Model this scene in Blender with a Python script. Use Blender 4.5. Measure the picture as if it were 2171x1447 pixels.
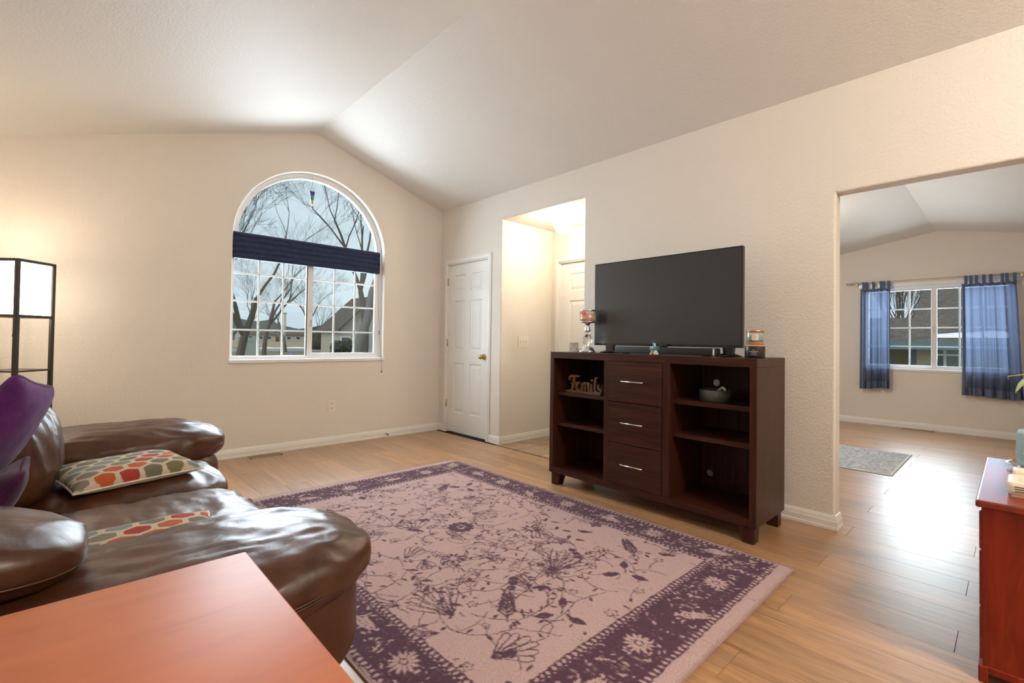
import bpy, bmesh, math, random
import numpy as np
from mathutils import Matrix, Vector

for o in list(bpy.data.objects): bpy.data.objects.remove(o)
SC = bpy.context.scene
COL = SC.collection
PI = math.pi

# ------------------------------------------------------------------ camera
# X runs along the television wall, Y away from the window-side sofa wall, Z up; corner of both walls = origin
CR = np.array([[0.68567359, 0.72776596, 0.01443715], [-0.00240794, 0.0221014, -0.99975283], [-0.72790517, 0.68546935, 0.01690677]])
FPX, PCX, PCY = 1005.9122, 1085.5, 705.3786
CAM = np.array([4.96748, -3.43426, 1.12])
cd = bpy.data.cameras.new('camera'); cam = bpy.data.objects.new('camera', cd); COL.objects.link(cam)
cd.sensor_fit = 'HORIZONTAL'; cd.sensor_width = 36; cd.lens = FPX / 2171 * 36
cd.shift_y = (PCY - 1447 / 2) / 2171; cd.clip_start = .05; cd.clip_end = 4000
mw = Matrix.Identity(4)
for i in range(3):
    mw[i][0] = CR[0][i]; mw[i][1] = -CR[1][i]; mw[i][2] = -CR[2][i]; mw[i][3] = CAM[i]
cam.matrix_world = mw
SC.camera = cam

def ray(px, py): return CR.T @ np.array([(px - PCX) / FPX, (py - PCY) / FPX, 1.0])
def on(ax, val, px, py):
    d = ray(px, py); t = (val - CAM[ax]) / d[ax]; return CAM + t * d
def onX(px, py, v=0.): return on(0, v, px, py)
def onY(px, py, v=0.): return on(1, v, px, py)
def onZ(px, py, v=0.): return on(2, v, px, py)

# ------------------------------------------------------------------ world, daylight, exposure
w = bpy.data.worlds.new('overcast'); SC.world = w; w.use_nodes = True
wn = w.node_tree.nodes; wl = w.node_tree.links
bg = wn['Background']; bg.inputs['Strength'].default_value = 1.0
tc = wn.new('ShaderNodeTexCoord'); nz = wn.new('ShaderNodeTexNoise'); nz.inputs['Scale'].default_value = 3.0; nz.inputs['Detail'].default_value = 5
mp = wn.new('ShaderNodeMapping'); mp.inputs['Scale'].default_value = (1, 1, 3.5)
cr = wn.new('ShaderNodeValToRGB'); cr.color_ramp.elements[0].position = .3; cr.color_ramp.elements[1].position = .7
cr.color_ramp.elements[0].color = (.50, .61, .68, 1); cr.color_ramp.elements[1].color = (.70, .82, .88, 1)
wl.new(tc.outputs['Generated'], mp.inputs['Vector']); wl.new(mp.outputs['Vector'], nz.inputs['Vector']); wl.new(nz.outputs['Fac'], cr.inputs['Fac']); wl.new(cr.outputs['Color'], bg.inputs['Color'])

def area(name, loc, target, sx, sy, power, col, spread=180):
    l = bpy.data.lights.new(name, 'AREA'); l.shape = 'RECTANGLE'; l.size = sx; l.size_y = sy; l.energy = power; l.color = col; l.spread = math.radians(spread)
    o = bpy.data.objects.new(name, l); COL.objects.link(o); o.location = loc
    o.rotation_euler = (Vector(target) - Vector(loc)).to_track_quat('-Z', 'Y').to_euler()
    return o
def point(name, loc, power, col, r=.05):
    l = bpy.data.lights.new(name, 'POINT'); l.energy = power; l.color = col; l.shadow_soft_size = r
    o = bpy.data.objects.new(name, l); COL.objects.link(o); o.location = loc; return o
DAY = (.74, .86, 1.0); WARM = (1.0, .76, .52)
area('daylight_arch_window', (-.55, -1.55, 1.9), (3, -1.75, 1.15), 1.7, 2.0, 125, (.80, .90, 1.0), 158)
area('daylight_dining_window', (4.2, 5.45, 1.5), (4.2, 2, .6), 1.6, 1.2, 58, (.80, .93, 1.0), 150)
point('room_lamp_offscreen', (6.5, -1.7, 2.75), 138, (1.0, .90, .79), .15)
point('dining_lamp_offscreen', (3.0, 2.3, 2.15), 43, (1.0, .96, .92), .15)
sl = bpy.data.lights.new('hazy_sun_offscreen', 'SUN'); sl.energy = 1.6; sl.angle = math.radians(40); sl.color = (1, .97, .93)
so = bpy.data.objects.new('hazy_sun_offscreen', sl); COL.objects.link(so); so.rotation_euler = Vector((-.30, .62, -.75)).to_track_quat('-Z', 'Y').to_euler()
SC.view_settings.view_transform = 'Standard'; SC.view_settings.look = 'None'; SC.view_settings.gamma = 1; SC.view_settings.use_curve_mapping = False
SC.view_settings.exposure = 0.2

# ------------------------------------------------------------------ materials
MATS = {}
class NT:
    def __init__(s, name):
        s.m = bpy.data.materials.new(name); s.m.use_nodes = True; s.t = s.m.node_tree; s.b = s.t.nodes['Principled BSDF']; s.out = s.t.nodes['Material Output']; MATS[name] = s.m
    def n(s, typ, **kw):
        nd = s.t.nodes.new('ShaderNode' + typ)
        for k, v in kw.items():
            if k in nd.inputs: nd.inputs[k].default_value = v
            else: setattr(nd, k, v)
        return nd
    def l(s, a, b): s.t.links.new(a, b)
    def set(s, **kw):
        for k, v in kw.items():
            s.b.inputs[k.replace('_', ' ')].default_value = v
    def coord(s, scale=(1, 1, 1), kind='Object', rnd=0.0, rot=(0, 0, 0)):
        c = s.n('TexCoord'); m = s.n('Mapping'); m.inputs['Scale'].default_value = scale; m.inputs['Rotation'].default_value = rot
        s.l(c.outputs[kind], m.inputs['Vector'])
        if rnd:
            oi = s.n('ObjectInfo'); mu = s.n('Math', operation='MULTIPLY'); mu.inputs[1].default_value = rnd
            s.l(oi.outputs['Random'], mu.inputs[0]); s.l(mu.outputs[0], m.inputs['Location'])
        return m.outputs['Vector']
    def noise(s, vec, scale, detail=4, rough=.55, dist=0):
        n = s.n('TexNoise'); n.inputs['Scale'].default_value = scale; n.inputs['Detail'].default_value = detail; n.inputs['Roughness'].default_value = rough; n.inputs['Distortion'].default_value = dist
        if vec is not None: s.l(vec, n.inputs['Vector'])
        return n.outputs['Fac']
    def ramp(s, fac, stops):
        r = s.n('ValToRGB'); e = r.color_ramp.elements
        while len(e) < len(stops): e.new(.5)
        for x, (p, c) in zip(e, stops): x.position = p; x.color = (*c, 1)
        s.l(fac, r.inputs['Fac']); return r.outputs['Color']
    def bump(s, h, strength=.2, dist=.002, normal=None):
        b = s.n('Bump'); b.inputs['Strength'].default_value = strength; b.inputs['Distance'].default_value = dist
        s.l(h, b.inputs['Height'])
        if normal is not None: s.l(normal, b.inputs['Normal'])
        s.l(b.outputs['Normal'], s.b.inputs['Normal']); return b.outputs['Normal']
    def mix(s, a, b, fac, mode='MIX'):
        m = s.n('Mix', data_type='RGBA', blend_type=mode)
        for v, i in ((a, 6), (b, 7), (fac, 0)):
            if hasattr(v, 'links'): s.l(v, m.inputs[i])
            elif i == 0: m.inputs[0].default_value = v
            else: m.inputs[i].default_value = (*v, 1)
        return m.outputs[2]

def plain(name, col, rough=.5, metal=0, coat=0, spec=.5, var=.06, bump=0, bscale=200, emit=None, es=0, bd=.0006):
    k = NT(name); v = k.coord()
    c2 = tuple(max(0, x * (1 - var * 2)) for x in col)
    f = k.noise(v, 14, 4)
    k.l(k.ramp(f, [(.3, c2), (.7, col)]), k.b.inputs['Base Color'])
    k.set(Roughness=rough, Metallic=metal); k.b.inputs['Coat Weight'].default_value = coat; k.b.inputs['Specular IOR Level'].default_value = spec
    if bump: k.bump(k.noise(v, bscale, 3), bump, bd)
    if emit: k.b.inputs['Emission Color'].default_value = (*emit, 1); k.b.inputs['Emission Strength'].default_value = es
    return k.m

def paint(name, col, bs, strength, rough=.6):
    k = NT(name); v = k.coord()
    k.l(k.ramp(k.noise(v, 1.3, 2), [(.3, tuple(x * .975 for x in col)), (.7, col)]), k.b.inputs['Base Color'])
    a = k.noise(v, bs, 3, .5, .4); r = k.ramp(a, [(.38, (0, 0, 0)), (.62, (1, 1, 1))])
    k.set(Roughness=rough); k.b.inputs['Specular IOR Level'].default_value = .35
    k.bump(r, strength, .0022); return k.m
paint('wall_paint', (.76, .71, .64), 60, .5)
paint('ceiling_paint', (.77, .745, .70), 66, .45, .55)
plain('trim_white', (.80, .775, .73), .38, var=.02)
plain('door_white', (.80, .80, .775), .35, var=.01, bump=.05, bscale=90)
plain('vinyl_white', (.80, .81, .82), .3, var=.01)
plain('plate_ivory', (.80, .75, .67), .35, var=.01)
plain('plate_dark', (.03, .025, .02), .5)
plain('brass', (.62, .45, .20), .22, 1, var=.08)
plain('steel', (.72, .72, .70), .22, 1, var=.05)
plain('chrome', (.85, .85, .86), .08, 1, var=.02)
plain('black_plastic', (.012, .011, .011), .22, var=.1)
plain('black_matte', (.015, .013, .012), .5)
plain('vent_tan', (.36, .27, .18), .4, .3)
plain('cord', (.10, .09, .09), .6)
plain('dark_metal', (.045, .035, .03), .38, .3)
plain('cream_plastic', (.78, .69, .56), .42, var=.03)
plain('cord_white', (.75, .75, .78), .5)

def wood_floor():
    k = NT('floor_wood'); v = k.coord((1, 1, 1), 'Object', 37)
    m = k.n('Mapping'); m.inputs['Scale'].default_value = (1.6, 22, 22); k.l(v, m.inputs['Vector'])
    g = k.noise(m.outputs['Vector'], 2.2, 7, .62, 1.1)
    m2 = k.n('Mapping'); m2.inputs['Scale'].default_value = (.8, 6, 6); k.l(v, m2.inputs['Vector'])
    g2 = k.noise(m2.outputs['Vector'], 2.0, 4, .5, .8)
    base = k.ramp(g, [(.22, (.12, .056, .025)), (.40, (.33, .175, .085)), (.56, (.46, .27, .142)), (.8, (.62, .42, .255))])
    base = k.mix(base, k.ramp(g2, [(.35, (.24, .145, .085)), (.65, (.52, .285, .12))]), .42)
    oi = k.n('ObjectInfo'); tint = k.ramp(oi.outputs['Random'], [(0, (.80, .78, .76)), (.5, (1, .97, .93)), (1, (1.1, 1.03, .96))])
    base = k.mix(base, tint, 1.0, 'MULTIPLY')
    k.l(base, k.b.inputs['Base Color'])
    rr = k.n('MapRange'); rr.inputs['To Min'].default_value = .27; rr.inputs['To Max'].default_value = .42; k.l(g, rr.inputs['Value']); k.l(rr.outputs[0], k.b.inputs['Roughness'])
    k.b.inputs['Specular IOR Level'].default_value = .6; k.b.inputs['Coat Weight'].default_value = .5; k.b.inputs['Coat Roughness'].default_value = .34
    k.bump(g, .10, .0006)
wood_floor()

def wood(name, dark, mid, light, axis, rough=.35, coat=0, dens=18, bump=.12, spec=.5):
    sc = [dens, dens, dens]; sc[axis] = 1.2
    k = NT(name); v = k.coord(tuple(sc), 'Object', 9)
    g = k.noise(v, 2.0, 7, .6, .9)
    k.l(k.ramp(g, [(.28, dark), (.5, mid), (.75, light)]), k.b.inputs['Base Color'])
    k.set(Roughness=rough); k.b.inputs['Coat Weight'].default_value = coat; k.b.inputs['Coat Roughness'].default_value = .2; k.b.inputs['Specular IOR Level'].default_value = spec
    k.bump(g, bump, .0008); return k.m
ES = ((.012, .0034, .0020), (.042, .0115, .0058), (.075, .022, .0105))
wood('espresso_x', *ES, 0, .36, dens=34, spec=.28); wood('espresso_y', *ES, 1, .36, dens=34, spec=.28); wood('espresso_z', *ES, 2, .36, dens=34, spec=.28)
wood('cherry_z', (.125, .010, .003), (.205, .018, .006), (.29, .034, .010), 2, .36, .0, dens=9, spec=.3)
wood('cherry_y', (.125, .010, .003), (.205, .018, .006), (.29, .034, .010), 1, .26, .2, dens=9)
wood('orange_top', (.42, .118, .040), (.47, .138, .048), (.52, .158, .057), 1, .45, .0, dens=7, bump=.04, spec=.38)
wood('sign_wood', (.10, .048, .026), (.19, .095, .055), (.26, .14, .085), 0, .6, dens=30)
wood('rod_wood', (.46, .33, .22), (.58, .44, .31), (.66, .52, .38), 0, .4, dens=20)

def leather():
    k = NT('leather'); v = k.coord()
    f = k.noise(v, 6, 5, .6)
    k.l(k.ramp(f, [(.3, (.048, .017, .008)), (.55, (.080, .030, .013)), (.78, (.115, .046, .021))]), k.b.inputs['Base Color'])
    vo = k.n('TexVoronoi'); vo.inputs['Scale'].default_value = 420; k.l(v, vo.inputs['Vector'])
    w1 = k.noise(v, 16, 3, .5, .6)
    n1 = k.n('Bump'); n1.inputs['Strength'].default_value = .30; n1.inputs['Distance'].default_value = .006; k.l(w1, n1.inputs['Height'])
    k.bump(vo.outputs['Distance'], .10, .0006, n1.outputs['Normal'])
    rr = k.n('MapRange'); rr.inputs['To Min'].default_value = .29; rr.inputs['To Max'].default_value = .42; k.l(w1, rr.inputs['Value']); k.l(rr.outputs[0], k.b.inputs['Roughness'])
    k.b.inputs['Specular IOR Level'].default_value = .45
leather()

def fabric(name, col, col2, scale=900, rough=.9, sheen=.3, trans=0):
    k = NT(name); v = k.coord(); f = k.noise(v, 20, 6, .65)
    k.l(k.ramp(f, [(.3, col2), (.7, col)]), k.b.inputs['Base Color'])
    k.set(Roughness=rough); k.b.inputs['Sheen Weight'].default_value = sheen; k.b.inputs['Specular IOR Level'].default_value = .2
    k.bump(k.noise(v, scale, 2), .25, .001); return k
fabric('purple_velvet', (.125, .020, .165), (.06, .009, .085), 500, sheen=.12)
fabric('purple_fur', (.06, .008, .05), (.03, .004, .026), 300, sheen=.1)
fabric('blind_navy', (.030, .044, .105), (.018, .028, .070), 700, rough=.7, sheen=.1)
fabric('blind_rail', (.030, .044, .105), (.018, .028, .070), 500, rough=.5, sheen=0)

def vcol(name, rough=.92, speck=.35, scale=420, sheen=.1, bd=.0015):
    k = NT(name); a = k.n('VertexColor'); a.layer_name = 'Col'; v = k.coord()
    n = k.noise(v, scale, 3, .7)
    c = k.mix(a.outputs['Color'], k.ramp(n, [(.25, (1 - speck,) * 3), (.5, (1, 1, 1)), (.75, (1 + speck * .6,) * 3)]), 1.0, 'MULTIPLY')
    k.l(c, k.b.inputs['Base Color']); k.set(Roughness=rough); k.b.inputs['Specular IOR Level'].default_value = .15; k.b.inputs['Sheen Weight'].default_value = sheen
    k.bump(n, .5, bd); return k.m
vcol('rug_pile', .92, .5, 210); vcol('hex_weave', .85, .18, 700, .1, .0008); vcol('small_rug_pile', .92, .3, 300)

def sheer(name, col):
    k = NT(name); k.t.nodes.remove(k.b)
    v = k.coord((1, 1, 1)); n = k.noise(v, 250, 2)
    c = k.ramp(n, [(.3, tuple(x * .8 for x in col)), (.7, col)])
    d = k.n('BsdfDiffuse'); t = k.n('BsdfTranslucent'); tr = k.n('BsdfTransparent'); tr.inputs['Color'].default_value = (.72, .78, .90, 1)
    k.l(c, d.inputs['Color']); k.l(c, t.inputs['Color'])
    m1 = k.n('MixShader'); m1.inputs[0].default_value = .55; k.l(d.outputs[0], m1.inputs[1]); k.l(t.outputs[0], m1.inputs[2])
    m2 = k.n('MixShader'); m2.inputs[0].default_value = .26; k.l(m1.outputs[0], m2.inputs[1]); k.l(tr.outputs[0], m2.inputs[2])
    k.l(m2.outputs[0], k.out.inputs['Surface'])
sheer('curtain_blue', (.125, .155, .245))
fabric('curtain_hem', (.125, .155, .245), (.10, .124, .196), 500, sheen=.05)

def thin_glass(name, tint=(.93, .97, .97), gl=.07, rough=.02):
    k = NT(name); k.t.nodes.remove(k.b)
    tr = k.n('BsdfTransparent'); tr.inputs['Color'].default_value = (*tint, 1); g = k.n('BsdfGlossy'); g.inputs['Roughness'].default_value = rough
    v = k.coord(); n = k.noise(v, 8, 2)
    rr = k.n('MapRange'); rr.inputs['To Min'].default_value = gl * .8; rr.inputs['To Max'].default_value = gl; k.l(n, rr.inputs['Value'])
    fr = k.n('LayerWeight'); fr.inputs['Blend'].default_value = .25
    mm = k.n('Math', operation='MULTIPLY_ADD'); k.l(fr.outputs['Fresnel'], mm.inputs[0]); mm.inputs[1].default_value = .35; k.l(rr.outputs[0], mm.inputs[2])
    m = k.n('MixShader'); k.l(mm.outputs[0], m.inputs[0]); k.l(tr.outputs[0], m.inputs[1]); k.l(g.outputs[0], m.inputs[2]); k.l(m.outputs[0], k.out.inputs['Surface'])
thin_glass('window_glass', gl=.025)
thin_glass('shelf_glass', (.80, .84, .80), .12, .08)
thin_glass('jar_glass', (.93, .90, .88), .14)
k = NT('crystal'); k.set(Roughness=.03, IOR=1.5); k.b.inputs['Transmission Weight'].default_value = 1.0
k.l(k.ramp(k.noise(k.coord(), 6, 2), [(.3, (.93, .95, .96)), (.7, (.98, .98, .98))]), k.b.inputs['Base Color'])
def emis(name, col, s, base=(.8, .75, .68)):
    return plain(name, base, .7, emit=col, es=s, var=.01)
emis('lamp_shade', (1.0, .86, .68), 6.5); emis('globe_glow', (1.0, .84, .64), 70.0)
k = NT('screen'); k.set(Roughness=.4); k.b.inputs['Specular IOR Level'].default_value = .75
k.l(k.ramp(k.noise(k.coord(), 3, 2), [(.3, (.014, .015, .016)), (.7, (.017, .018, .019))]), k.b.inputs['Base Color'])
for nm, c in dict(wax_pink=(.78, .50, .38), wax_teal=(.30, .47, .45), wax_amber=(.62, .30, .12), copper=(.72, .38, .24), label_cream=(.72, .65, .55), black_glass=(.022, .016, .018), label_pink=(.75, .14, .25), label_yellow=(.75, .5, .15),
                  gnome_blue=(.05, .26, .42), gnome_white=(.72, .70, .66), gnome_skin=(.70, .48, .36), gnome_grey=(.33, .33, .35), bowl_green=(.072, .082, .072), stone_white=(.6, .55, .48), pot_teal=(.36, .52, .52), pot_dot=(.72, .78, .72), leaf_green=(.36, .42, .14), stem_green=(.45, .40, .12), soil=(.05, .035, .02),
                  glass_red=(.35, .03, .04), glass_orange=(.55, .20, .03), glass_yellow=(.5, .42, .05), glass_green=(.04, .22, .08), glass_teal=(.05, .33, .36), glass_blue=(.03, .06, .42), glass_indigo=(.05, .03, .10),
                  block_white=(.62, .60, .56), ink=(.25, .24, .24), white_print=(.6, .57, .55)).items():
    plain(nm, c, .3 if 'glass' in nm or nm in ('copper',) else .5, 1 if nm == 'copper' else 0, var=.05)
# outdoors
plain('bark', (.115, .10, .085), .9, bump=.6, bscale=40, bd=.01); plain('bark_grey', (.20, .195, .185), .9, bump=.5, bscale=40, bd=.01)
plain('lawn', (.20, .16, .10), .95, var=.2); plain('dry_field', (.33, .24, .13), .95, var=.15); plain('asphalt', (.24, .235, .23), .9); plain('snow', (.78, .80, .83), .8, var=.04)
plain('fence_green', (.34, .40, .38), .7); plain('hill_blue', (.085, .10, .09), .95, var=.2); plain('hill_tree', (.085, .08, .075), .95, var=.25)
plain('siding_tan', (.46, .42, .33), .8); plain('siding_yellow', (.50, .45, .32), .8); plain('teal_trim', (.09, .17, .19), .6); plain('hedge', (.075, .08, .055), .95, var=.3)
plain('house_glass', (.05, .08, .09), .1); plain('house_glass_green', (.10, .15, .12), .15); plain('garage_white', (.42, .46, .46), .6)
k = NT('shingle'); v = k.coord(); bt = k.n('TexBrick'); bt.inputs['Scale'].default_value = 3.2; bt.inputs['Color1'].default_value = (.085, .07, .058, 1); bt.inputs['Color2'].default_value = (.135, .115, .095, 1); bt.inputs['Mortar'].default_value = (.04, .034, .03, 1); bt.inputs['Mortar Size'].default_value = .015
k.l(v, bt.inputs['Vector']); k.l(k.mix(bt.outputs['Color'], k.ramp(k.noise(v, 9, 5), [(.3, (.7, .7, .7)), (.7, (1.25, 1.2, 1.15))]), 1.0, 'MULTIPLY'), k.b.inputs['Base Color']); k.set(Roughness=.95)
k = NT('stone_tile'); v = k.coord((1, 1, 1), 'Object', 23); f = k.noise(v, 5, 7, .65, .8)
k.l(k.ramp(f, [(.25, (.20, .12, .065)), (.45, (.36, .235, .14)), (.6, (.40, .31, .21)), (.78, (.34, .30, .245))]), k.b.inputs['Base Color']); k.set(Roughness=.45); k.bump(f, .3, .003)
plain('grout', (.28, .22, .16), .9); plain('subfloor', (.05, .035, .025), .9)

# ------------------------------------------------------------------ helpers
def link(name, me, mat, parent=None, smooth=False):
    o = bpy.data.objects.new(name, me); COL.objects.link(o)
    if mat and len(me.materials) == 0: me.materials.append(MATS[mat])
    if smooth:
        for p in me.polygons: p.use_smooth = True
    if parent is not None:
        o.parent = parent; o.matrix_parent_inverse = PM[parent.name].inverted()
    PM[o.name] = Matrix.Identity(4)
    return o
PM = {}
def thing(name, label, cat, loc, group=None):
    o = bpy.data.objects.new(name, None); COL.objects.link(o); o.location = loc; o.empty_display_size = .1
    o['label'] = label; o['category'] = cat
    if group: o['group'] = group
    PM[o.name] = Matrix.Translation(loc); return o
def root(name, loc=(0, 0, 0)):
    o = bpy.data.objects.new(name, None); COL.objects.link(o); o.location = loc; o['kind'] = 'structure'; PM[o.name] = Matrix.Translation(loc); return o
def tag(o, label, cat, group=None, kind=None):
    o['label'] = label; o['category'] = cat
    if group: o['group'] = group
    if kind: o['kind'] = kind
    return o
def struct(o): o['kind'] = 'structure'; return o
def mesh(name, verts, faces):
    me = bpy.data.meshes.new(name); me.from_pydata([tuple(map(float, v)) for v in verts], [], faces); me.update(); return me
def obj(name, verts, faces, mat, parent=None, smooth=False): return link(name, mesh(name, verts, faces), mat, parent, smooth)
def bm_obj(name, bm, mat, parent=None, smooth=False):
    bmesh.ops.recalc_face_normals(bm, faces=bm.faces); me = bpy.data.meshes.new(name); bm.to_mesh(me); bm.free(); return link(name, me, mat, parent, smooth)
def add_box(bm, lo, hi, bevel=0, seg=2):
    r = bmesh.ops.create_cube(bm, size=1)
    for v in r['verts']:
        for i in range(3): v.co[i] = lo[i] + (v.co[i] + .5) * (hi[i] - lo[i])
    if bevel:
        es = list({e for v in r['verts'] for e in v.link_edges})
        bmesh.ops.bevel(bm, geom=es, offset=bevel, segments=seg, affect='EDGES', profile=.5)
def box(name, lo, hi, mat, parent=None, bevel=0, seg=2):
    bm = bmesh.new(); add_box(bm, lo, hi, bevel, seg); return bm_obj(name, bm, mat, parent, bevel > 0 and seg > 2)
def boxes(name, lst, mat, parent=None, bevel=0):
    bm = bmesh.new()
    for lo, hi in lst: add_box(bm, lo, hi, bevel)
    return bm_obj(name, bm, mat, parent)
def extrude_poly(name, pts, axis, a, b, mat, parent=None, bevel_pts=None, br=.02):
    """pts 2D in the two remaining axes (cyclic order), extruded along axis from a to b"""
    ax = [i for i in range(3) if i != axis]
    def P(p, t):
        v = [0, 0, 0]; v[axis] = t; v[ax[0]] = p[0]; v[ax[1]] = p[1]; return v
    bm = bmesh.new(); n = len(pts)
    A = [bm.verts.new(P(p, a)) for p in pts]; B = [bm.verts.new(P(p, b)) for p in pts]
    bm.faces.new(A); bm.faces.new(B[::-1])
    for i in range(n): bm.faces.new((A[i], B[i], B[(i + 1) % n], A[(i + 1) % n]))
    bmesh.ops.recalc_face_normals(bm, faces=bm.faces)
    if bevel_pts:
        bm.edges.ensure_lookup_table(); es = []
        for i in bevel_pts:
            j = (i + 1) % n
            es.append(bm.edges.get((A[i], A[j]))); es.append(bm.edges.get((B[i], B[j])))
        bmesh.ops.bevel(bm, geom=es, offset=br, segments=4, affect='EDGES', profile=.5)
    return bm_obj(name, bm, mat, parent)
def tube_mesh(pts, radii, seg=8, closed=False, cap=True):
    pts = [np.array(p, float) for p in pts]; n = len(pts); V = []; F = []
    up = np.array([0, 0, 1.])
    prev = None
    for i in range(n):
        t = pts[min(i + 1, n - 1)] - pts[max(i - 1, 0)] if not closed else pts[(i + 1) % n] - pts[i - 1]
        t = t / (np.linalg.norm(t) + 1e-9)
        if prev is None:
            a = np.cross(t, up)
            if np.linalg.norm(a) < 1e-3: a = np.cross(t, [1, 0, 0])
        else: a = prev - t * (prev @ t)
        a = a / np.linalg.norm(a); b = np.cross(t, a); prev = a
        r = radii[i] if hasattr(radii, '__len__') else radii
        for k in range(seg):
            th = 2 * PI * k / seg; V.append(pts[i] + r * (math.cos(th) * a + math.sin(th) * b))
    m = n if closed else n - 1
    for i in range(m):
        j = (i + 1) % n
        for k in range(seg): F.append((i * seg + k, i * seg + (k + 1) % seg, j * seg + (k + 1) % seg, j * seg + k))
    if cap and not closed: F.append(tuple(range(seg))[::-1]); F.append(tuple((n - 1) * seg + k for k in range(seg)))
    return V, F
def tube(name, pts, r, mat, parent=None, seg=8, closed=False):
    V, F = tube_mesh(pts, r, seg, closed); return obj(name, V, F, mat, parent, True)
def lathe(name, prof, c, mat, parent=None, seg=24, smooth=True, ribs=0, ramp=0.0):
    V = []; F = []
    for r, z in prof:
        for k in range(seg):
            th = 2 * PI * k / seg; rr = r * (1 + (ramp * math.cos(ribs * th) if ribs else 0)); V.append((c[0] + rr * math.cos(th), c[1] + rr * math.sin(th), c[2] + z))
    for i in range(len(prof) - 1):
        for k in range(seg): F.append((i * seg + k, i * seg + (k + 1) % seg, (i + 1) * seg + (k + 1) % seg, (i + 1) * seg + k))
    F.append(tuple(range(seg))[::-1]); F.append(tuple((len(prof) - 1) * seg + k for k in range(seg)))
    return obj(name, V, F, mat, parent, smooth)
def sphere(name, c, r, mat, parent=None, seg=16, sc=(1, 1, 1)):
    bm = bmesh.new(); bmesh.ops.create_uvsphere(bm, u_segments=seg, v_segments=seg // 2, radius=r)
    for v in bm.verts: v.co = Vector((c[0] + v.co.x * sc[0], c[1] + v.co.y * sc[1], c[2] + v.co.z * sc[2]))
    return bm_obj(name, bm, mat, parent, True)
def sweep(name, prof, path, mat, parent=None):
    """profile (offset from wall, height) swept along a 2D floor path; offset to the left of travel, mitred"""
    n = len(path); P = [np.array(p, float) for p in path]; V = []; F = []; m = len(prof)
    for i in range(n):
        d0 = P[i] - P[i - 1] if i else P[1] - P[0]; d1 = P[i + 1] - P[i] if i < n - 1 else d0
        d0 = d0 / np.linalg.norm(d0); d1 = d1 / np.linalg.norm(d1)
        n0 = np.array([-d0[1], d0[0]]); n1 = np.array([-d1[1], d1[0]]); nn = n0 + n1; nn = nn / (nn @ n0)
        for o, z in prof: q = P[i] + nn * o; V.append((q[0], q[1], z))
    for i in range(n - 1):
        for k in range(m): F.append((i * m + k, i * m + (k + 1) % m, (i + 1) * m + (k + 1) % m, (i + 1) * m + k))
    F.append(tuple(range(m))); F.append(tuple((n - 1) * m + k for k in range(m))[::-1])
    bm = bmesh.new(); vs = [bm.verts.new(v) for v in V]
    for f in F: bm.faces.new([vs[i] for i in f])
    return bm_obj(name, bm, mat, parent)
# vectorised gradient noise
_rs = np.random.RandomState(7); _perm = np.concatenate([_rs.permutation(256)] * 3); _g = _rs.normal(size=(256, 3)); _g /= np.linalg.norm(_g, axis=1)[:, None]
def pnoise(P):
    P = np.asarray(P, float); I = np.floor(P).astype(int); Fr = P - I; I &= 255; u = Fr ** 3 * (Fr * (Fr * 6 - 15) + 10); out = 0
    for dx in (0, 1):
        for dy in (0, 1):
            for dz in (0, 1):
                h = _perm[_perm[_perm[(I[:, 0] + dx) & 255] + ((I[:, 1] + dy) & 255)] + ((I[:, 2] + dz) & 255)]
                g = _g[h]; d = Fr - np.array([dx, dy, dz])
                wt = (u[:, 0] if dx else 1 - u[:, 0]) * (u[:, 1] if dy else 1 - u[:, 1]) * (u[:, 2] if dz else 1 - u[:, 2])
                out = out + wt * (g * d).sum(1)
    return out
def cube_grid(N):
    V = []; F = []; idx = {}
    def vid(p):
        k = tuple(np.round(p, 6))
        if k not in idx: idx[k] = len(V); V.append(p)
        return idx[k]
    t = np.tan(np.linspace(-1, 1, N + 1) * PI / 4)
    for ax in range(3):
        for s in (-1, 1):
            b, c = (ax + 1) % 3, (ax + 2) % 3
            g = [[0] * (N + 1) for _ in range(N + 1)]
            for i in range(N + 1):
                for j in range(N + 1):
                    p = [0, 0, 0]; p[ax] = s; p[b] = t[i]; p[c] = t[j]; g[i][j] = vid(p)
            for i in range(N):
                for j in range(N):
                    f = (g[i][j], g[i + 1][j], g[i + 1][j + 1], g[i][j + 1]); F.append(f if s > 0 else f[::-1])
    return np.array(V, float), F
_CG = {}
def puff(name, c, h, mat, parent=None, n=4.0, N=30, disp=None, deform=None, rot=None, ns=(1, 1, 1)):
    if N not in _CG: _CG[N] = cube_grid(N)
    B, F = _CG[N]
    q = B / (np.abs(B) ** n).sum(1)[:, None] ** (1 / n)
    V = q * np.array(h)
    if deform is not None: V = deform(V, q)
    if disp is not None:
        g = np.sign(q) * np.abs(q) ** (n - 1) / np.array(h); g /= np.linalg.norm(g, axis=1)[:, None]
        V = V + g * disp(V, q)[:, None]
    if rot is not None:
        R = np.array(rot.to_matrix()) if hasattr(rot, 'to_matrix') else np.array(rot); V = V @ R.T
    V = V + np.array(c)
    return obj(name, V, F, mat, parent, True)

# ------------------------------------------------------------------ room shell
WH = 2.727; RZ = 3.243; RY = -1.587; LY = -4.15; RX = 8.1
SLL = .318; LZ = RZ - SLL * (RY - LY)
fl = struct(box('floor', (-.15, LY - .1, -.12), (RX + .1, 5.25, -.012), 'subfloor'))
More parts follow.
